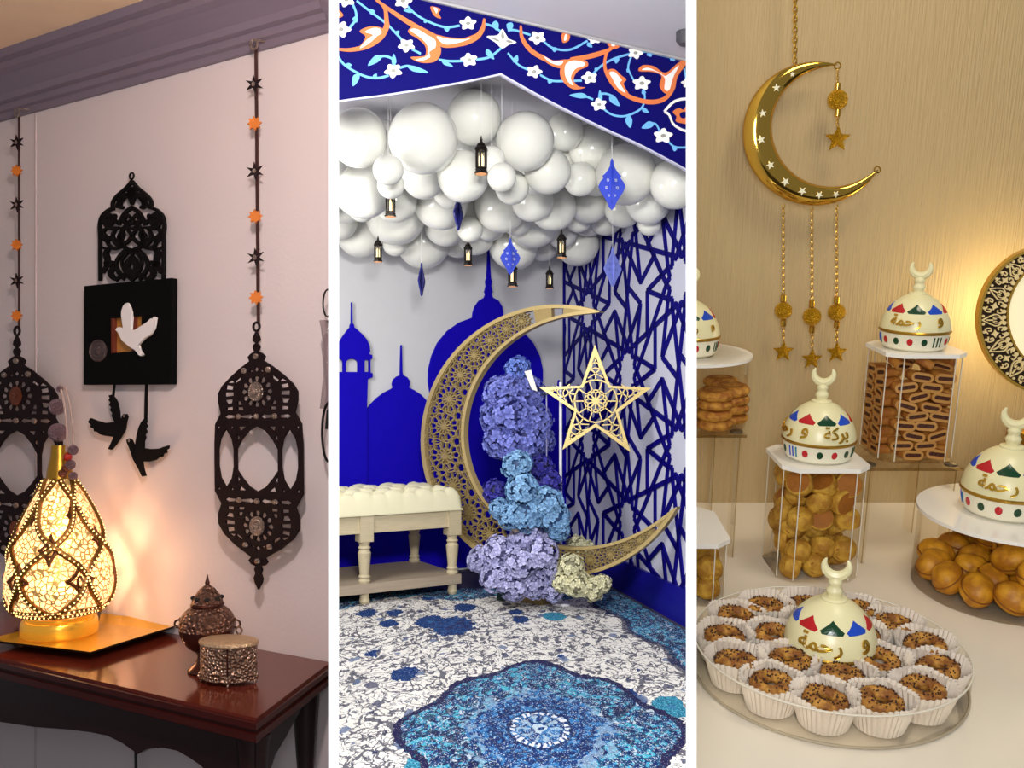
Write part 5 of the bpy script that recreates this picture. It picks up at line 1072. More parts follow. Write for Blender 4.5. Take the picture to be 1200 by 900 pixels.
# ---- domed favour boxes
# profile of the upper dome: radius, height in units of the widest radius
DOME = smooth_path([(1.0, .60), (.985, .72), (.93, .92), (.83, 1.12), (.68, 1.32), (.5, 1.48), (.32, 1.58), (.24, 1.61)], 4)
def dome_at(th, h, off=0.0):
    for (r0, z0), (r1, z1) in zip(DOME, DOME[1:]):
        if z0 <= h <= z1:
            t = (h - z0) / (z1 - z0); r = r0 + (r1 - r0) * t; n = Vector((z1 - z0, 0, r0 - r1)).normalized(); break
    else: r, n = DOME[-1][0], Vector((.5, 0, .8)).normalized()
    c, s = math.cos(th), math.sin(th); r2 = r + n.x * off
    return Vector((r2 * c, r2 * s, h + n.z * off))
def low_at(th, h, off=0.0): r = .86 + .12 * min(1, h / .5) ** .6 + off; return Vector((r * math.cos(th), r * math.sin(th), h))
# gold Arabic lettering, joined presentation forms in drawing order
WORDS = {'rahma': '\uFE94\uFEE4\uFEA3\u200A\uFEAD', 'wa': '\u0648', 'baraka': '\uFE94\uFEDB\uFEAE\uFE91'}
TM = {}
def text_mesh(key):
    if key in TM: return TM[key]
    cu = bpy.data.curves.new('t', 'FONT'); cu.body = WORDS[key]; cu.resolution_u = 2; cu.extrude = .04; cu.offset = .022
    o = bpy.data.objects.new('t', cu); COL.objects.link(o); bpy.context.view_layer.update()
    me = bpy.data.meshes.new_from_object(o.evaluated_get(bpy.context.evaluated_depsgraph_get()))
    TM[key] = ([v.co.copy() for v in me.vertices], [tuple(p.vertices) for p in me.polygons]); bpy.data.objects.remove(o); bpy.data.meshes.remove(me); return TM[key]
def wrap_text(key, th, h, size, parent, R):
    vs, fs = text_mesh(key); x0, x1 = min(v.x for v in vs), max(v.x for v in vs); y0, y1 = min(v.y for v in vs), max(v.y for v in vs)
    out = []
    for v in vs:
        out.append(dome_at(th + (v.x - (x0 + x1) / 2) * size / .95, max(.62, h + (v.y - (y0 + y1) / 2) * size * .93), .012 + (v.z + .04) * .45) * R)
    mb = MB(); mb.add(out, fs); mb.build('gold_lettering', gold_text, parent, 0)
def gem_on(fn, th, h, shp, w, hh, m, parent, R, off=.012):
    pts = {'o': [(math.cos(2 * PI * k / 12), math.sin(2 * PI * k / 12)) for k in range(12)], 'k': [(-.8, -1), (.8, -1), (1, -.55), (0, 1), (-1, -.55)], 'b': [(-1, -1), (1, -1), (1, 1), (-1, 1)], 'd': [(0, -1), (1, 0), (0, 1), (-1, 0)]}[shp]
    pts = [(a + (c - a) * t / 4, b + (d - b) * t / 4) for (a, b), (c, d) in zip(pts, pts[1:] + pts[:1]) for t in range(4)] if shp in 'kd' else pts
    mb = MB(); top = [fn(th + a * w, h + b * hh, off) * R for a, b in pts]; bot = [fn(th + a * w * 1.1, h + b * hh * 1.1, -.01) * R for a, b in pts]; c = fn(th, h, off * 1.8) * R; n = len(pts)
    mid = [fn(th + a * w * .5, h + b * hh * .5, off * 1.4) * R for a, b in pts]; mb.add(top + bot + mid + [c], [(i, (i + 1) % n, n + (i + 1) % n, n + i) for i in range(n)] + [(i, 2 * n + i, 2 * n + (i + 1) % n, (i + 1) % n) for i in range(n)] + [(2 * n + i, 3 * n, 2 * n + (i + 1) % n) for i in range(n)]); return mb.build('gem', m, parent, 0)
def favour_box(M, R, label, words, base=True, rot=0.0):
    q_ = BAY.inverted() @ M.translation; M = M @ Matrix.Rotation(math.atan2(-q_.y, -q_.x) + PI / 2, 4, 'Z')
    root = thing('dome_box', M, label, 'box', 'cream dome favour boxes')
    if base:
        mb = MB(); mb.lathe([(.78 * R, 0), (.84 * R, .03 * R)] + [(low_at(0, h).x * R, h * R) for h in (.08, .18, .3, .42, .52)], 48); low = mb.build('box_base', cream_low, root)
        seq = ['r', 'g', 'r', 'g', 'bars'] * 3
        for i, s in enumerate(seq):
            a = -PI / 2 - .95 + rot + i * .42
            if s == 'bars':
                for q in (-.12, 0, .12): gem_on(low_at, a + q, .3, 'b', .022, .14, gem['g' if i == 4 else 'b' if q < .1 else 't'], low, R)
            else: gem_on(low_at, a, .3, 'o', .085, .1, gem[s], low, R)
        mb = MB(); mb.lathe([(.975 * R, .5 * R), (1.02 * R, .53 * R), (1.025 * R, .57 * R), (.995 * R, .61 * R)], 48); mb.build('gold_rim', gold_band, root)
    mb = MB(); mb.lathe([(r * R, z * R) for r, z in DOME], 48); lid = mb.build('dome_lid', cream_resin, root)
    for i in range(9):
        a = -PI / 2 + rot * .4 + (i - 4) * .70; gem_on(dome_at, a, 1.24, 'k', .31, .125, gem['rgb'[(i + 0) % 3] if False else ('r', 'g', 'b')[(i + 0) % 3]], lid, R, .008)
    for key, th, sz in words: wrap_text(key, -PI / 2 + th, .87, sz, lid, R)
    mb = MB(); mb.lathe([(q[0] * R, q[1] * R) for q in smooth_path([(.27, 1.58), (.28, 1.63), (.24, 1.66), (.15, 1.68), (.17, 1.76), (.18, 1.82), (.13, 1.91), (.15, 1.98), (.15, 2.04), (.1, 2.12), (.09, 2.16)], 3)], 20); fin = mb.build('finial', cream_resin, root)
    mb = MB(); pts = []
    c0, r0 = 2.40, .26
    for i in range(15):
        g = math.radians(148 + 244 * i / 14); pts.append((r0 * math.cos(g) * R, 0, (c0 + r0 * math.sin(g)) * R))
    mb.tube(pts, lambda t: (.02 + .1 * math.sin(PI * t) ** .8) * R, 8); mb.build('crescent', cream_resin, fin)
    return root
fA = floor3(970, 782, TZ)
d_words = lambda: [('rahma', -.15, .3), ('wa', .92, .3)]

# ---- canisters: chamfered square acrylic box with a white lid
def oct_plan(w, d, c): x, y = w / 2, d / 2; return [(-x + c, -y), (x - c, -y), (x, -y + c), (x, y - c), (x - c, y), (-x + c, y), (-x, y - c), (-x, -y + c)]
def canister(M, w, d, h, label, plan=None, lid_t=.006, grow=.004):
    root = thing('acrylic_canister', M, label, 'canister', 'acrylic canisters on the display table')
    ch = w * .16; q = plan or oct_plan(w, d, ch); n = len(q)
    mb = MB(); mb.add([(x, y, z) for z in (0.001, h - lid_t) for x, y in q], [(i, (i + 1) % n, n + (i + 1) % n, n + i) for i in range(n)]); mb.build('clear_wall', clear, root, 0 if n < 12 else 60)
    mb = MB(); mb.hexa(q, 0, .004); mb.build('clear_bottom', clear, root, 0)
    if n < 12:
        for x, y in q: mb = MB(); mb.box((x * .997, y * .997, h / 2), (.0013, .0013, h - lid_t)); mb.build('glued_edge', mat('lip_acrylic', (222, 214, 196), 0.2, var=.03), root, 0)
    s = 1 + grow / (w / 2); mb = MB(); mb.hexa([(x * s, y * s) for x, y in q], h - lid_t, h); mb.build('lid', lid_white, root, 0 if n < 12 else 40)
    return root
def scale_hit(px, py, y): return B3.hit(px, py, y)
k3 = lambda y, z: (y * math.cos(TILT) - z * math.sin(TILT)) / FPX     # metres per pixel at a bay point
# front canister
y1 = .879 * S3; w1_ = 95 * k3(y1, TZ); bot = B3.hit(961, 683, y1); h1 = B3.hit(959, 549, y1).z - TZ
C1 = Vector((bot.x, y1 + w1_ / 2, TZ)); canister(b3T(*C1), w1_, w1_, h1, 'front acrylic canister full of little round cookies, a dome box on its white lid')
# raised canister on the right riser
y2 = .942 * S3; z2 = B3.hit(1072, 543, y2).z; w2_ = 87 * k3(y2, z2); h2 = B3.hit(1072, 415, y2).z - z2
C2 = Vector((B3.hit(1077, 543, y2).x, y2 + w2_ / 2, z2)); canister(b3T(*C2), w2_, w2_, h2, 'acrylic canister of folded date biscuits raised on the clear riser, dome box on top')
# round jar on the right
yr = .867 * S3; rj = 101 * k3(yr, TZ); C3 = Vector((B3.hit(1176, 690, yr).x, yr, TZ)); h3 = (-.319 + .40) * S3
canister(b3T(*C3), 2 * rj, 2 * rj, h3, 'wide round acrylic jar of walnut shaped cookies cut by the right edge', [(rj * math.cos(2 * PI * i / 64), rj * math.sin(2 * PI * i / 64)) for i in range(64)], .005, .003)
# low canister at the left partition
y4 = .831 * S3; zl = B3.hit(830, 634, y4).z; C4 = Vector((B3.hit(798, 706, y4).x, y4 + .06, TZ)); w4 = 2 * (B3.hit(850, 706, y4).x - C4.x)
low_can = canister(b3T(*C4), w4, .135, zl - TZ, 'low acrylic canister of olive cookies against the white partition, blank white lid'); 
# round canister on the left riser
zr5 = -.262 * S3; y5 = 1.0 * S3; C5 = Vector((B3.hit(797, 507, y5).x, y5, zr5)); r5 = B3.hit(880, 413, y5).x - C5.x
z5t = B3.hit(840, 413, y5).z
rb5 = r5 * .95
rnd_can = canister(b3T(*C5), 2 * rb5, 2 * rb5, z5t - zr5, 'round lidded acrylic canister of stacked sesame biscuits on the left riser', [(rb5 * math.cos(2 * PI * i / 64), rb5 * math.sin(2 * PI * i / 64)) for i in range(64)], .004, r5 * .05)

# ---- risers: clear shelf on clear legs with small bolts
def riser(x0, x1, y0, y1, zt, label, M=BAY, legs=True):
    root = thing('acrylic_riser', M @ Matrix.Translation(((x0 + x1) / 2, (y0 + y1) / 2, TZ)), label, 'riser', 'clear acrylic risers')
    hx, hy, h = (x1 - x0) / 2, (y1 - y0) / 2, zt - TZ
    mb = MB(); mb.box((0, 0, h - .002), (2 * hx, 2 * hy, .004)); mb.build('shelf', clear, root, 0)
    mb = MB(); mb.box((0, -hy - .0006, h - .002), (2 * hx, .0012, .004)); mb.build('front_edge', clear_edge, root, 0)
    bolt = mat('steel_bolt', (120, 108, 88), 0.35, 0.8)
    for sx in (-1, 1):
        for sy in (-1, 1):
            mb = MB(); mb.box((sx * (hx - .012), sy * (hy - .014), (h - .004) / 2), (.004, .026, h - .004)); mb.build('leg', clear, root, 0)
            mb = MB(); mb.box((sx * (hx - .012) + .0025 * sx, sy * (hy - .014) - .0128, (h - .004) / 2), (.0014, .0014, h - .004)); mb.build('leg_edge', clear_edge, root, 0)
            mb = MB(); mb.lathe([(.0095, 0), (.0095, .003), (.006, .0045), (.0001, .005)], 14, (sx * (hx - .012), sy * (hy - .014), h)); mb.build('bolt', bolt, root)
    return root
zsh = C2.z - .001
xr1 = B3.hit(1128, 541, y2 - .015).x; xl1 = B3.hit(1012, 541, y2 - .015).x
riser(xl1, xr1, y2 - .02, y2 + w2_ + .02, zsh, 'clear acrylic riser under the canister of folded date biscuits')
yl5 = .944 * S3
riser5 = riser(B3.hit(700, 512, yl5).x, B3.hit(875, 512, yl5).x, yl5, yl5 + .19, zr5 - .001, 'clear acrylic riser under the round canister beside the white partition')
cut_thing(low_can); cut_thing(rnd_can); cut_thing(riser5)

# ---- cookies
def bake(mb, name, m, amt=.0006, f=90, smooth=60): return mb.jitter(amt, f).build(name, m, None, smooth)
olive_cookie = mat('olive_cookie', (212, 168, 62), 0.7, scale=60, rgb2=(166, 116, 30), bump=.3, bscale=160); brown_base = mat('baked_base', (160, 98, 26), 0.7, var=.25, scale=70, bump=.2, bscale=200)
date_fill = mat('date_filling', (74, 34, 18), 0.6, var=.3, scale=120, bump=.4, bscale=300); crust = mat('biscuit_crust', (192, 132, 52), 0.65, scale=60, rgb2=(150, 84, 26), bump=.2, bscale=200); crust_rim = mat('cut_crust', (188, 138, 74), 0.7, var=.1)
stackc = mat('sesame_biscuit', (206, 150, 58), 0.65, scale=80, rgb2=(156, 92, 30), bump=.3, bscale=260); walnutc = mat('walnut_cookie', (226, 164, 36), 0.5, scale=50, rgb2=(178, 114, 20), bump=.12, bscale=140); walnut_crack = mat('walnut_groove', (140, 84, 20), 0.6)
rc = random.Random(5)
RANK = {}
def rank(o, key): RANK.setdefault(key, []).append(o)
# little round cookies: dome, flat baked base
R1 = .0188
mb = MB(); mb.lathe(smooth_path([(.9, -.52), (1.0, -.38), (1.0, .0), (.86, .42), (.5, .66), (.0005, .72)], 3), 16); mb.v = [tuple(R1 * c for c in v) for v in mb.v]; ck0 = bake(mb, 'round_cookie', olive_cookie)
mb = MB(); mb.lathe([(.0005, -.56), (.6, -.56), (.88, -.53)], 16); mb.v = [tuple(R1 * c for c in v) for v in mb.v]; mb.build('baked_base', brown_base, ck0)
for a in (0.4, 2.2, 4.0):
    mb = MB(); mb.ball((R1 * .45 * math.cos(a), R1 * .45 * math.sin(a), R1 * .6), (R1 * .12, R1 * .3, R1 * .08), 8, 4, Matrix.Rotation(a, 3, 'Z').to_4x4()); mb.build('crack', brown_base, ck0)
spots = []; LAY_ = []
hw = w1_ / 2 - R1 * .98
def inside_oct(x, y, hw_, c): return abs(x) <= hw_ and abs(y) <= hw_ and abs(x) + abs(y) <= 2 * hw_ - c
z = R1 * .8; lay = 0
while z < h1 - .008 - R1 * .55:
    n = 5; st = 2 * hw / 2.3
    for i in range(3):
        for j in range(3):
            x = -hw + (i + (.28 if (lay + j) % 2 else 0)) * st + rc.uniform(-.003, .003); y = -hw + (j + (.2 if lay % 2 else 0)) * st + rc.uniform(-.003, .003)
            if abs(x) <= hw + .001 and abs(y) <= hw + .001 and abs(x) + abs(y) < 2 * hw * 1.0 and (j <= 1 or i in (0, 2) or z > h1 - .05): (spots.append((x, y, z + rc.uniform(-.002, .002))), LAY_.append(lay))
    z += R1 * 1.27; lay += 1
for k, (x, y, z) in enumerate(spots):
    o = ck0 if k == 0 else dup(ck0)
    put(o, b3T(C1.x + x, C1.y + y, C1.z + z + .003) @ Matrix.Rotation(rc.uniform(0, 6.28), 4, 'Z') @ Matrix.Rotation(rc.choice((.3, .8, 1.3, 1.9, 2.5)) + rc.uniform(-.3, .3), 4, 'X'), 'x', 'cookie', 'little round cookies in the front canister'); rank(o, 'little round cookie in front canister, layer %s from bottom' % ORDB[LAY_[k]])
# low left canister
first = True
for zz_ in range(3):
    for j in range(2):
        for i in range(2):
            x = C4.x + w4 / 2 - .026 - i * .034 + (.01 if zz_ % 2 else 0) - .004; y = C4.y - .045 + j * .04; z = TZ + .02 + zz_ * .0265
            u = (x - .016) / ((y * math.cos(TILT) - z * math.sin(TILT))) * FPX + 600
            if u < 812: x = b3_left(y, z, 813) + .0185
            if z > zl - .02: continue
            oc_ = dup(ck0); put(oc_, b3T(x, y, z) @ Matrix.Rotation(rc.uniform(0, 6), 4, 'Z') @ Matrix.Rotation(rc.uniform(-.6, 1.2), 4, 'X') @ Matrix.Diagonal((.92, .92, 1.12, 1)), 'x', 'cookie', 'olive cookies in the low canister'); rank(oc_, 'olive cookie in low partition canister, layer %s from bottom' % ORDB[zz_])
# folded date biscuits: stadium slice with dark filling
def stad(a, b, n=6): return [(a - b + b * math.cos(g), b * math.sin(g)) for g in [-PI / 2 + PI * i / n for i in range(n + 1)]] + [(-a + b + b * math.cos(g), b * math.sin(g)) for g in [PI / 2 + PI * i / n for i in range(n + 1)]]
mb = MB(); A, B_, L_ = .0165, .0072, .024
mb.plate(stad(A, B_), [stad(A * .78, B_ * .42)], -L_ / 2, L_ / 2); fb0 = bake(mb, 'date_biscuit', crust, .0005, 120, 50)
mb = MB(); mb.plate(stad(A * .985, B_ * .97), [stad(A * .76, B_ * .42)], -L_ / 2 - .0008, -L_ / 2 + .0004); mb.build('cut_rim', crust_rim, fb0, 0)
mb = MB(); mb.plate(stad(A * .8, B_ * .46), (), -L_ / 2 + .0012, L_ / 2 - .001); mb.build('date_filling', date_fill, fb0, 0)
first = True; hw2 = w2_ / 2
def fold(x, y, z, rz, rx, ry, face='top heap'):
    global first
    o = fb0 if first else dup(fb0); first = False
    put(o, b3T(C2.x + x, C2.y + y, C2.z + z, rz) @ Matrix.Rotation(ry, 4, 'Y') @ Matrix.Rotation(rx, 4, 'X'), 'x', 'biscuit', 'folded date biscuits in the raised canister'); rank(o, 'folded date biscuit in raised canister, ' + face)
z = B_ + .004; row = 0
while z < h2 * .80:
    sh = (row % 2) * .5
    for i in range(3):
        x = (-1 + i + (sh - .25)) * .0345 + rc.uniform(-.002, .002)
        if abs(x) < hw2 - .020: fold(x, -hw2 + L_ / 2 + .003 + rc.uniform(0, .003), z + rc.uniform(-.001, .001), rc.uniform(-.12, .12), rc.uniform(-.1, .1), rc.uniform(-.3, .3), 'front row ' + ORDB[row] + ' from bottom')
    for s in (-1, 1):
        for j in range(2): fold(s * (hw2 - L_ / 2 - .003), -hw2 + .045 + j * .036, z + rc.uniform(-.001, .001), s * PI / 2 + rc.uniform(-.1, .1), 0, rc.uniform(-.2, .2), 'side rows ' + ORDB[row] + ' from bottom')
    z += B_ * 2.02; row += 1
for x, y, rz in ((-.03, -.02, .5), (.005, -.025, 1.2), (.035, -.02, -.5), (-.01, .02, .2), (.03, .025, 2)): fold(x, y, z + .003, rz, .45, .2)
# stacked sesame biscuits on the left riser
mb = MB(); Rb = .027; mb.lathe(smooth_path([(.0005, -.26), (.8, -.26), (1.0, -.08), (1.0, .08), (.75, .26), (.0005, .32)], 3), 20); mb.v = [tuple(Rb * c for c in v) for v in mb.v]; sb0 = bake(mb, 'sesame_biscuit', stackc, .0007, 70)
mb = MB(); mb.lathe([(.55, .285), (.6, .30), (.7, .285)], 20); mb.v = [tuple(Rb * c for c in v) for v in mb.v]; mb.build('baked_ring', brown_base, sb0)
first = True
for col_, (px, yy) in enumerate(((856, y5 - .02), (836, y5 - .055), (842, y5 + .035))):
    p = B3.hit(px, 500, yy)
    for k in range(4):
        o = sb0 if first else dup(sb0); first = False
        put(o, b3T(p.x + rc.uniform(-.002, .002), yy + rc.uniform(-.002, .002), zr5 + .004 + Rb * .27 + k * Rb * .54) @ Matrix.Rotation(rc.uniform(-.06, .06), 4, 'X') @ Matrix.Rotation(rc.uniform(0, 6), 4, 'Z'), ('%s sesame biscuit of the %s stack in the left round canister' % (('bottom', 'second', 'third', 'top')[k], ('right hand', 'partition side', 'rear')[col_])), 'biscuit', 'sesame biscuits in the left round canister')
for o in [o for o in bpy.data.objects if o.name.startswith('sesame_biscuit')]: cut_thing(o)
# walnut shaped cookies
mb = MB(); q = []; mb.ball((0, 0, 0), (.0265, .0215, .0215), 24, 16)
vs = []
for v in mb.v:
    p = Vector(v); r = 1 + .045 * math.sin(4 * math.atan2(p.z, p.y) + p.x * 110) * (1 - abs(p.x) / .03) - .06 * math.exp(-(p.z / .0022) ** 2); vs.append(tuple(p * r))
mb.v = vs; wn0 = mb.build('walnut_cookie', walnutc, None, 60)
mb = MB(); mb.tube([(.0262 * math.cos(g), .0212 * math.sin(g), 0) for g in [2 * PI * i / 24 for i in range(24)]], .0011, 5, True); mb.build('seam', walnut_crack, wn0)
first = True
for lay, zz_ in enumerate((.023, .058)):
    for ring_, rr in ((0, rj - .027), (1, rj - .075), (2, .0)):
        n = (13, 7, 1)[ring_]
        for i in range(n):
            g = 2 * PI * (i + .5 * lay + ring_ * .3) / n
            if lay == 1 and math.cos(g) < -.55: continue
            x, y = rr * math.cos(g), rr * math.sin(g)
            o = wn0 if first else dup(wn0); first = False
            put(o, b3T(C3.x + x, C3.y + y, TZ + .003 + zz_) @ Matrix.Rotation(rc.uniform(0, 6.28), 4, 'Z') @ Matrix.Rotation(rc.uniform(-.7, .7), 4, 'X') @ Matrix.Rotation(rc.uniform(-.5, .5), 4, 'Y'), 'x', 'cookie', 'walnut shaped cookies in the round jar'); rank(o, 'walnut shaped cookie in round jar, %s layer' % ('lower', 'upper')[lay])

for key_, l_ in RANK.items():
    pxs = lambda o: o.matrix_world.translation.x / o.matrix_world.translation.y
    for k_, o in enumerate(sorted(l_, key=pxs)): o['label'] = '%s, %s from the left' % (key_, ORDB[k_])
# ---- round tray with paper cups
tc_ = floor3(967, 788, TZ); RT = 153 * k3(tc_.y, TZ); HT = .038
tray3 = thing('round_tray', b3T(tc_.x, tc_.y, TZ), 'round clear acrylic tray full of ring cookies in paper cups, dome box in its middle', 'tray')
mb = MB(); mb.lathe([(RT, 0), (RT, .003)], 72); mb.build('tray_floor', clear, tray3)
mb = MB(); vs = []; n = 72
mb.add([(RT * math.cos(2 * PI * i / n), RT * math.sin(2 * PI * i / n), z) for z in (.003, HT) for i in range(n)], [(i, (i + 1) % n, n + (i + 1) % n, n + i) for i in range(n)]); mb.build('tray_wall', clear, tray3)
mb = MB(); mb.ring((0, 0, HT), RT, .0011, 'Z', 72, 6); mb.build('tray_lip', mat('lip_acrylic', (222, 214, 196), 0.2, var=.03), tray3)
mb = MB(); mb.ring((0, 0, .002), RT, .0016, 'Z', 72, 6); mb.build('tray_foot_edge', mat('foot_acrylic', (172, 158, 132), 0.25, var=.05), tray3)
paper = mat('pleated_paper', (226, 214, 198), 0.8, var=.04); 
pb = paper.node_tree.nodes['Principled BSDF']; pb.inputs['Subsurface Weight'].default_value = 0.0
ringc = mat('ring_cookie_crust', (198, 142, 58), 0.7, scale=90, rgb2=(132, 78, 24), bump=.5, bscale=140); seed = mat('dark_seed', (58, 28, 12), 0.6)
RC, HC = .035, .037
mb = MB(); n = 36
def pleat(r0, r1, z0, z1, amp0, amp1, off=0):
    lo = []; 
    for t in (0, .33, .66, 1):
        for i in range(2 * n):
            a = 2 * PI * i / (2 * n); rr = r0 + (r1 - r0) * t + (amp0 + (amp1 - amp0) * t) * (1 if i % 2 else -1); w = 1 + .03 * math.sin(3 * a + 1) * t
            lo.append((rr * w * math.cos(a), rr * w * math.sin(a), z0 + (z1 - z0) * t + .0016 * math.sin(5 * a + 2) * t))
    return lo
vs = pleat(.0255, RC, 0.0015, HC, .0004, .0013); N2 = 2 * n
fs = [(k * N2 + i, k * N2 + (i + 1) % N2, (k + 1) * N2 + (i + 1) % N2, (k + 1) * N2 + i) for k in range(3) for i in range(N2)] + [tuple(range(N2 - 1, -1, -1))]
mb.add(vs, fs); cup0 = mb.build('paper_cup', paper, None, 0)
mb = MB(); mb.ring((0, 0, 0), .0158, .0080, 'Z', 28, 12); mb.v = [(x, y, z * .95) for x, y, z in mb.v]; rg0 = bake(mb, 'ring_cookie', ringc, .0018, 110, 70)
sd = MB(); rs = random.Random(3)
for i in range(70):
    a = rs.uniform(0, 6.28); b = rs.uniform(.2, 2.6); sd.ball(((.0158 + .0086 * math.cos(b)) * math.cos(a), (.0158 + .0086 * math.cos(b)) * math.sin(a), .0086 * math.sin(b) * .95), .0011, 5, 3)
sd.jitter(.0018, 110); tag(sd.build('seed_topping', seed, rg0), kind='stuff')
cups = [(863, 720, 'at the rear left of the tray, behind two others'), (917, 703, 'at the back of the tray left of the dome finial'), (912, 725, 'directly left of the dome, second from the back'), (837, 742, 'at the far left rim of the tray, upper of two'), (890, 749, 'left of the dome, third from the back'), (841, 772, 'at the far left rim of the tray, lower of two'), (910, 776, 'touching the front left of the dome'), (886, 799, 'in the front row, leftmost'), (952, 808, 'in the front row, second from left'), (990, 786, 'just in front of the dome'), (1042, 707, 'at the back of the tray right of the dome'), (1042, 728, 'right of the dome, second from the back'), (1047, 749, 'right of the dome, third from the back'), (1096, 735, 'at the right rim of the tray, upper of two'), (1103, 769, 'at the right rim of the tray, lower of two'), (1047, 772, 'touching the right front of the dome'), (1076, 794, 'in the front row, rightmost'), (1027, 806, 'in the front row, third from left'), (975, 699, 'right behind the dome finial')]
pos = [list(B3.flat(px, py, TZ + .003 + HC * .8)[:2]) for px, py, _ in cups]
dmc = Vector((fA.x, fA.y))
for it in range(30):
    for i in range(len(pos)):
        for j in range(i):
            v = Vector(pos[i]) - Vector(pos[j]); m = .0605 - v.length
            if m > 0 and v.length > 1e-6:
                v.normalize(); 
                for c in (0, 1): pos[i][c] += v[c] * m * .3; pos[j][c] -= v[c] * m * .3
        v = Vector(pos[i]) - Vector((tc_.x, tc_.y)); m = v.length - (RT - .0365)
        if m > 0: v.normalize(); pos[i][0] -= v.x * m; pos[i][1] -= v.y * m
for k, ((px, py, lab), (x, y)) in enumerate(zip(cups, pos)):
    c = cup0 if k == 0 else dup(cup0); g = rg0 if k == 0 else dup(rg0)
    put(c, b3T(x, y, TZ + .003, k * 1.1), 'white paper cup ' + lab, 'paper cup', 'paper cups on the round tray')
    put(g, b3T(x, y, TZ + .003 + HC * .74, k * 2.3) @ Matrix.Rotation(rc.uniform(-.22, .22), 4, 'X') @ Matrix.Rotation(rc.uniform(-.15, .15), 4, 'Y'), 'seeded ring cookie ' + lab, 'cookie', 'ring cookies on the round tray')

# ---- the dome boxes in their places
k_ = k3(fA.y, TZ); favour_box(b3T(fA.x, fA.y, TZ + .004, .0), 52 * k_, 'cream dome box with gold lettering in the middle of the round cookie tray', [('rahma', -.22, .46), ('wa', .85, .5)], True, .1)
k_ = k3(C1.y, C1.z + h1); favour_box(b3T(C1.x, C1.y - .002, C1.z + h1), 41.5 * k_, 'cream dome box with jewelled base on the front canister of round cookies', [('baraka', .5, .46), ('wa', -.4, .5), ('rahma', -1.25, .42)], True, .6)
k_ = k3(C2.y, C2.z + h2); favour_box(b3T(C2.x - .004, C2.y - .002, C2.z + h2), 39 * k_, 'cream dome box with jewelled base highest of all, on the date biscuit canister', [('rahma', -.3, .42), ('wa', .75, .46)], True, 0)
k_ = k3(C3.y, TZ + h3); favour_box(b3T(B3.hit(1176, 600, C3.y).x, C3.y, TZ + h3), 49 * k_, 'cream dome box on the wide round jar at the right edge', [('rahma', -.2, .42), ('wa', .85, .46)], True, 0)
k_ = k3(C5.y, z5t); db = favour_box(b3T(C5.x, C5.y - .01, z5t), 39 * k_, 'cream dome box on the round lid beside the white partition', [('wa', .9, .33), ('rahma', 0, .33)], True, .45); cut_thing(db)

# ---- hanging crescent ornament
chrome_gold = mat('mirror_gold', (214, 172, 74), 0.1, 1.0, var=.08); fine_gold = mat('filigree_gold', (222, 170, 34), 0.35, 0.7, var=.3, scale=300, bump=.8, bscale=500, voro=True); star_glint = mat('pale_gold_star', (255, 246, 216), 0.3, 0.2, emit=None)
YC = 1.09 * S3
cr_o = thing('crescent_ornament', BAY @ Matrix.Translation((0, YC, 0)), 'polished gold crescent ornament hung by a chain on the wallpaper with bead pendants', 'wall ornament')
def h3p(px, py, y=0): p = B3.hit(px, py, YC + y); return Vector((p.x, y, p.z))
ks = k3(YC, 0)
ocx, ocy, orr = 952, 158, 80.5
outer_pts, inner_pts = [], []
def cres(s, f):
    """s along the crescent from upper tip to lower tip, f 0 outer .. 1 inner"""
    phi = math.radians(70.5 + (332 - 70.5) * s); w = .8 + 35 * math.sin(PI * s) ** .85
    R = orr + 1 + 6 * (2 * s - 1) ** 2 - w * f; return (ocx + 0 + R * math.cos(phi), ocy - R * math.sin(phi))
mb = MB(); NSG, NR = 64, 14; vs = []
for i in range(NSG + 1):
    s = i / NSG
    a, b = h3p(*cres(s, 0)), h3p(*cres(s, 1)); c = (a + b) / 2; hx = (b - a) / 2; dp = hx.length * .62
    for k in range(NR):
        g = 2 * PI * k / NR; vs.append(c + hx * math.cos(g) + Vector((0, -dp * math.sin(g), 0)))
mb.add(vs, [(i * NR + k, i * NR + (k + 1) % NR, (i + 1) * NR + (k + 1) % NR, (i + 1) * NR + k) for i in range(NSG) for k in range(NR)] + [tuple(range(NR)), tuple(NSG * NR + k for k in range(NR))])
cbody = mb.build('crescent', chrome_gold, cr_o, 180)
for s, sz in ((.15, 3.2), (.225, 4.6), (.335, 4.6), (.44, 5), (.55, 5), (.64, 5.4), (.715, 5.2), (.78, 4.6), (.84, 4)):
    c = h3p(*cres(s, .52)); wdt = (h3p(*cres(s, 0)) - h3p(*cres(s, 1))).length / 2 * .62
    mb = MB(); mb.plate(star_pts(c.x, c.z, sz * ks, sz * ks * .42, 5, 80 + s * 60), (), -wdt - .0012, -wdt + .002); mb.build('star_inlay', star_glint, cbody, 0)
def chain(pts, r, wire, parent, name='chain'):
    """links along a line of pixel points"""
    mb = MB()
    (x0, y0), (x1, y1) = pts; L = math.hypot(x1 - x0, y1 - y0); n = max(2, int(L / (r * 1.55)))
    for i in range(n):
        t = (i + .5) / n; c = h3p(x0 + (x1 - x0) * t, y0 + (y1 - y0) * t, -.002); R = r * ks
        Q = [c + (Vector((R * .62 * math.cos(g), 0, R * math.sin(g))) if i % 2 == 0 else Vector((0, R * .62 * math.cos(g), R * math.sin(g)))) for g in [2 * PI * k / 8 for k in range(8)]]
        mb.tube(Q, wire * ks, 4, True)
    o = mb.build(name, mat('chain_gold', (206, 164, 70), 0.3, 0.85, var=.15), parent); tag(o, kind='stuff'); return o
chain(((932, -40), (931.5, 74)), 3.8, 1.0, cr_o, 'hanging_chain')
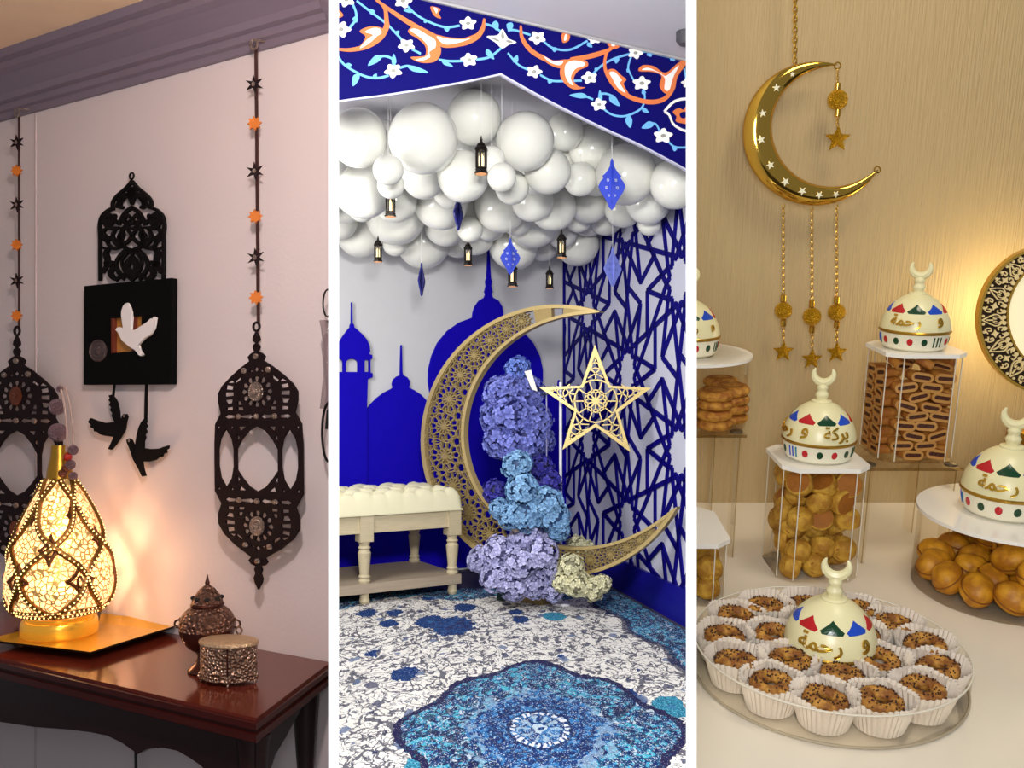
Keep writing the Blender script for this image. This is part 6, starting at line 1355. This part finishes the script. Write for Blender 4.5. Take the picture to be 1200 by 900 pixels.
def drop(x, ya, yball, yt, ystar, parent, rb=10.5, rs_=14):
    """thread, barrel beads, filigree ball and star"""
    root_ = chain(((x, ya), (x, yball - rb - 9)), 2.6 if ya > 200 else 2.2, .55, parent, 'pendant_chain')
    for yy in (yball - rb - 4, yball + rb + 4):
        mb = MB(); c = h3p(x, yy); mb.lathe([(2.2 * ks, -4.5 * ks), (3.6 * ks, -3.5 * ks), (3.6 * ks, 3.5 * ks), (2.2 * ks, 4.5 * ks)], 12, c); mb.build('barrel_bead', chrome_gold, root_)
    mb = MB(); mb.ball(h3p(x, yball), rb * ks, 20, 14); mb.build('filigree_ball', fine_gold, root_)
    chain(((x, yball + rb + 8), (x, ystar - rs_ + 1)), 2.4, .7, root_, 'short_chain')
    c = h3p(x, ystar); mb = MB(); S = star_pts(c.x, c.z, rs_ * ks, rs_ * ks * .45, 5)
    mb.add([(p[0], 0, p[1]) for p in S] + [(c.x, -.006, c.z), (c.x, .004, c.z)], [(i, (i + 1) % 10, 10) for i in range(10)] + [(i, 11, (i + 1) % 10) for i in range(10)]); mb.build('star_pendant', fine_gold, root_, 0)
    return root_
drop(981.5, 82, 117, 0, 163, cr_o, 11.5, 16)
drop(918, 240, 364, 0, 412, cr_o); drop(951.5, 243, 371, 0, 421, cr_o, 11); drop(980.5, 240, 366, 0, 413, cr_o)
for x, y in ((981.5, 77), (1028, 199)):
    mb = MB(); mb.ring(h3p(x, y), 3.6 * ks, .9 * ks); mb.build('tip_ring', chrome_gold, cr_o)
# wall hook that the chain runs up to, above the picture
p = h3p(932, -42); mb = MB(); mb.tube([(p.x, -.004, p.z), (p.x, WY - YC + .004, p.z + .004)], .003, 6); mb.build('wall_hook', chrome_gold, cr_o)

# ---- lit crescent lamp at the right edge
YL = 1.02 * S3
def l3(px, py): p = B3.hit(px, py, YL); return (p.x, p.z)
lampM = thing('moon_lamp', BAY @ Matrix.Translation((0, YL, 0)), 'lit round moon lamp with gold filigree ring cut by the right edge', 'lamp')
kl = k3(YL, -.1)
OC, OR_, IC, IR = (1234, 375), 87, (1256, 367), 77
filg = mat('lamp_gold', (232, 186, 78), 0.25, 0.8, var=.15); filb = mat('lamp_dark_ground', (46, 30, 12), 0.5, .4)
oc_pts = [l3(OC[0] + OR_ * math.cos(g), OC[1] + OR_ * math.sin(g)) for g in [2 * PI * i / 96 for i in range(96)]]
ic_pts = [l3(IC[0] + (IR - 12) * math.cos(g) - 8, IC[1] + (IR - 12) * math.sin(g) + 4) for g in [2 * PI * i / 64 for i in range(64)]]
IC2, IR2 = (IC[0] - 4, IC[1] + 3), 72
ic_pts = [l3(IC2[0] + IR2 * math.cos(g), IC2[1] + IR2 * math.sin(g)) for g in [2 * PI * i / 64 for i in range(64)]]
mb = MB(); mb.plate(oc_pts, [ic_pts], 0, .006); gp = mb.build('filigree_plate', filb, lampM, 0)
mb = MB(); mb.ribbon(oc_pts, 3.4 * kl, -.004, .008, True); mb.build('outer_ring', filg, lampM, 0)
mb = MB(); mb.ribbon(ic_pts, 2.4 * kl, -.003, .007, True); mb.build('inner_ring', filg, lampM, 0)
glow_disc = mat('lit_opal_disc', (240, 232, 196), 0.5, emit=(255, 240, 190), estr=.42)
mb = MB(); mb.plate(ic_pts, (), .003, .005); mb.build('opal_disc', glow_disc, lampM, 0)
fl_ = MB(); fmat = mat('lit_filigree', (246, 222, 160), 0.35, .3, emit=(255, 225, 160), estr=.12)
def mid_w(g):
    """outer and inner boundary in pixels along direction g from the outer centre"""
    dx, dy = math.cos(g), math.sin(g); ex, ey = OC[0] - IC2[0], OC[1] - IC2[1]; bq = dx * ex + dy * ey; c_ = ex * ex + ey * ey - IR2 ** 2
    return OR_, -bq + math.sqrt(max(0, bq * bq - c_))
def fp(g, f): ro, ri = mid_w(g); R = ro - 3 - (ro - ri - 6) * f; return l3(OC[0] + R * math.cos(g), OC[1] + R * math.sin(g))
def fst(pts, w): fl_.ribbon(smooth_path(pts, 3), w * kl, -.0025, 0)
nm_ = 13; g0, g1 = math.radians(95), math.radians(265)
for i in range(nm_):
    g = g0 + (g1 - g0) * (i + .5) / nm_; dg = (g1 - g0) / nm_
    if i % 2 == 0:
        fst([fp(g, .02), fp(g - .42 * dg, .55), fp(g - .3 * dg, .8), fp(g, .92)], 1.3); fst([fp(g, .02), fp(g + .42 * dg, .55), fp(g + .3 * dg, .8), fp(g, .92)], 1.3)
        for s in (-1, 1): fst([fp(g + s * .05 * dg, .85), fp(g + s * .22 * dg, .75), fp(g + s * .22 * dg, .55), fp(g + s * .08 * dg, .52), fp(g + s * .1 * dg, .64)], 1.1)
        fst([fp(g, .2), fp(g, .48)], 1.4)
    else:
        c = l3(*[(OC[q] + (mid_w(g)[0] * .5 + mid_w(g)[1] * .5) * (math.cos(g), math.sin(g))[q]) for q in (0, 1)])
        fl_.plate(star_pts(c[0], c[1], 5 * kl, 2.4 * kl, 4, 90 + math.degrees(-g)), (), -.0025, 0)
        for s in (-1, 1):
            fst([fp(g + s * .1 * dg, .2), fp(g + s * .4 * dg, .12), fp(g + s * .45 * dg, .34), fp(g + s * .25 * dg, .36), fp(g + s * .28 * dg, .24)], 1.2)
            fst([fp(g + s * .1 * dg, .8), fp(g + s * .4 * dg, .88), fp(g + s * .42 * dg, .68), fp(g + s * .22 * dg, .68)], 1.2)
    for s in (-.25, .25):
        c = fp(g + s * dg, .955); fl_.plate(circ(c[0], c[1], 2.6 * kl, 8), (), -.0024, 0); c = fp(g + s * dg, .06); fl_.plate(circ(c[0], c[1], 1.7 * kl, 6), (), -.0024, 0)
tag(fl_.build('gold_filigree', fmat, gp, 0), kind='stuff')
bc = B3.hit(1226, 520, YL + .0); zt = B3.hit(1226, 507, YL).z
mb = MB(); mb.lathe([(38 * kl, TZ + 0.0), (38 * kl, zt), (35 * kl, zt + .002)], 40, (bc.x, 0.02, 0)); mb.build('drum_base', mat('brushed_gold', (170, 128, 40), 0.4, .8, var=.1), lampM)
zm0 = l3(1234, 455)[1]; mb = MB(); mb.tube([(bc.x, .01, zt), (bc.x, .006, zm0 + .02)], .006, 8); mb.build('stem', filg, lampM)
cut_thing(sconce, 386, -1)
ml = lamp('moon_lamp_light', 'POINT', (l3(1215, 378)[0], YL + .05, l3(1215, 378)[1]), None, 1.0, (1, .82, .48), .05, M=BAY)
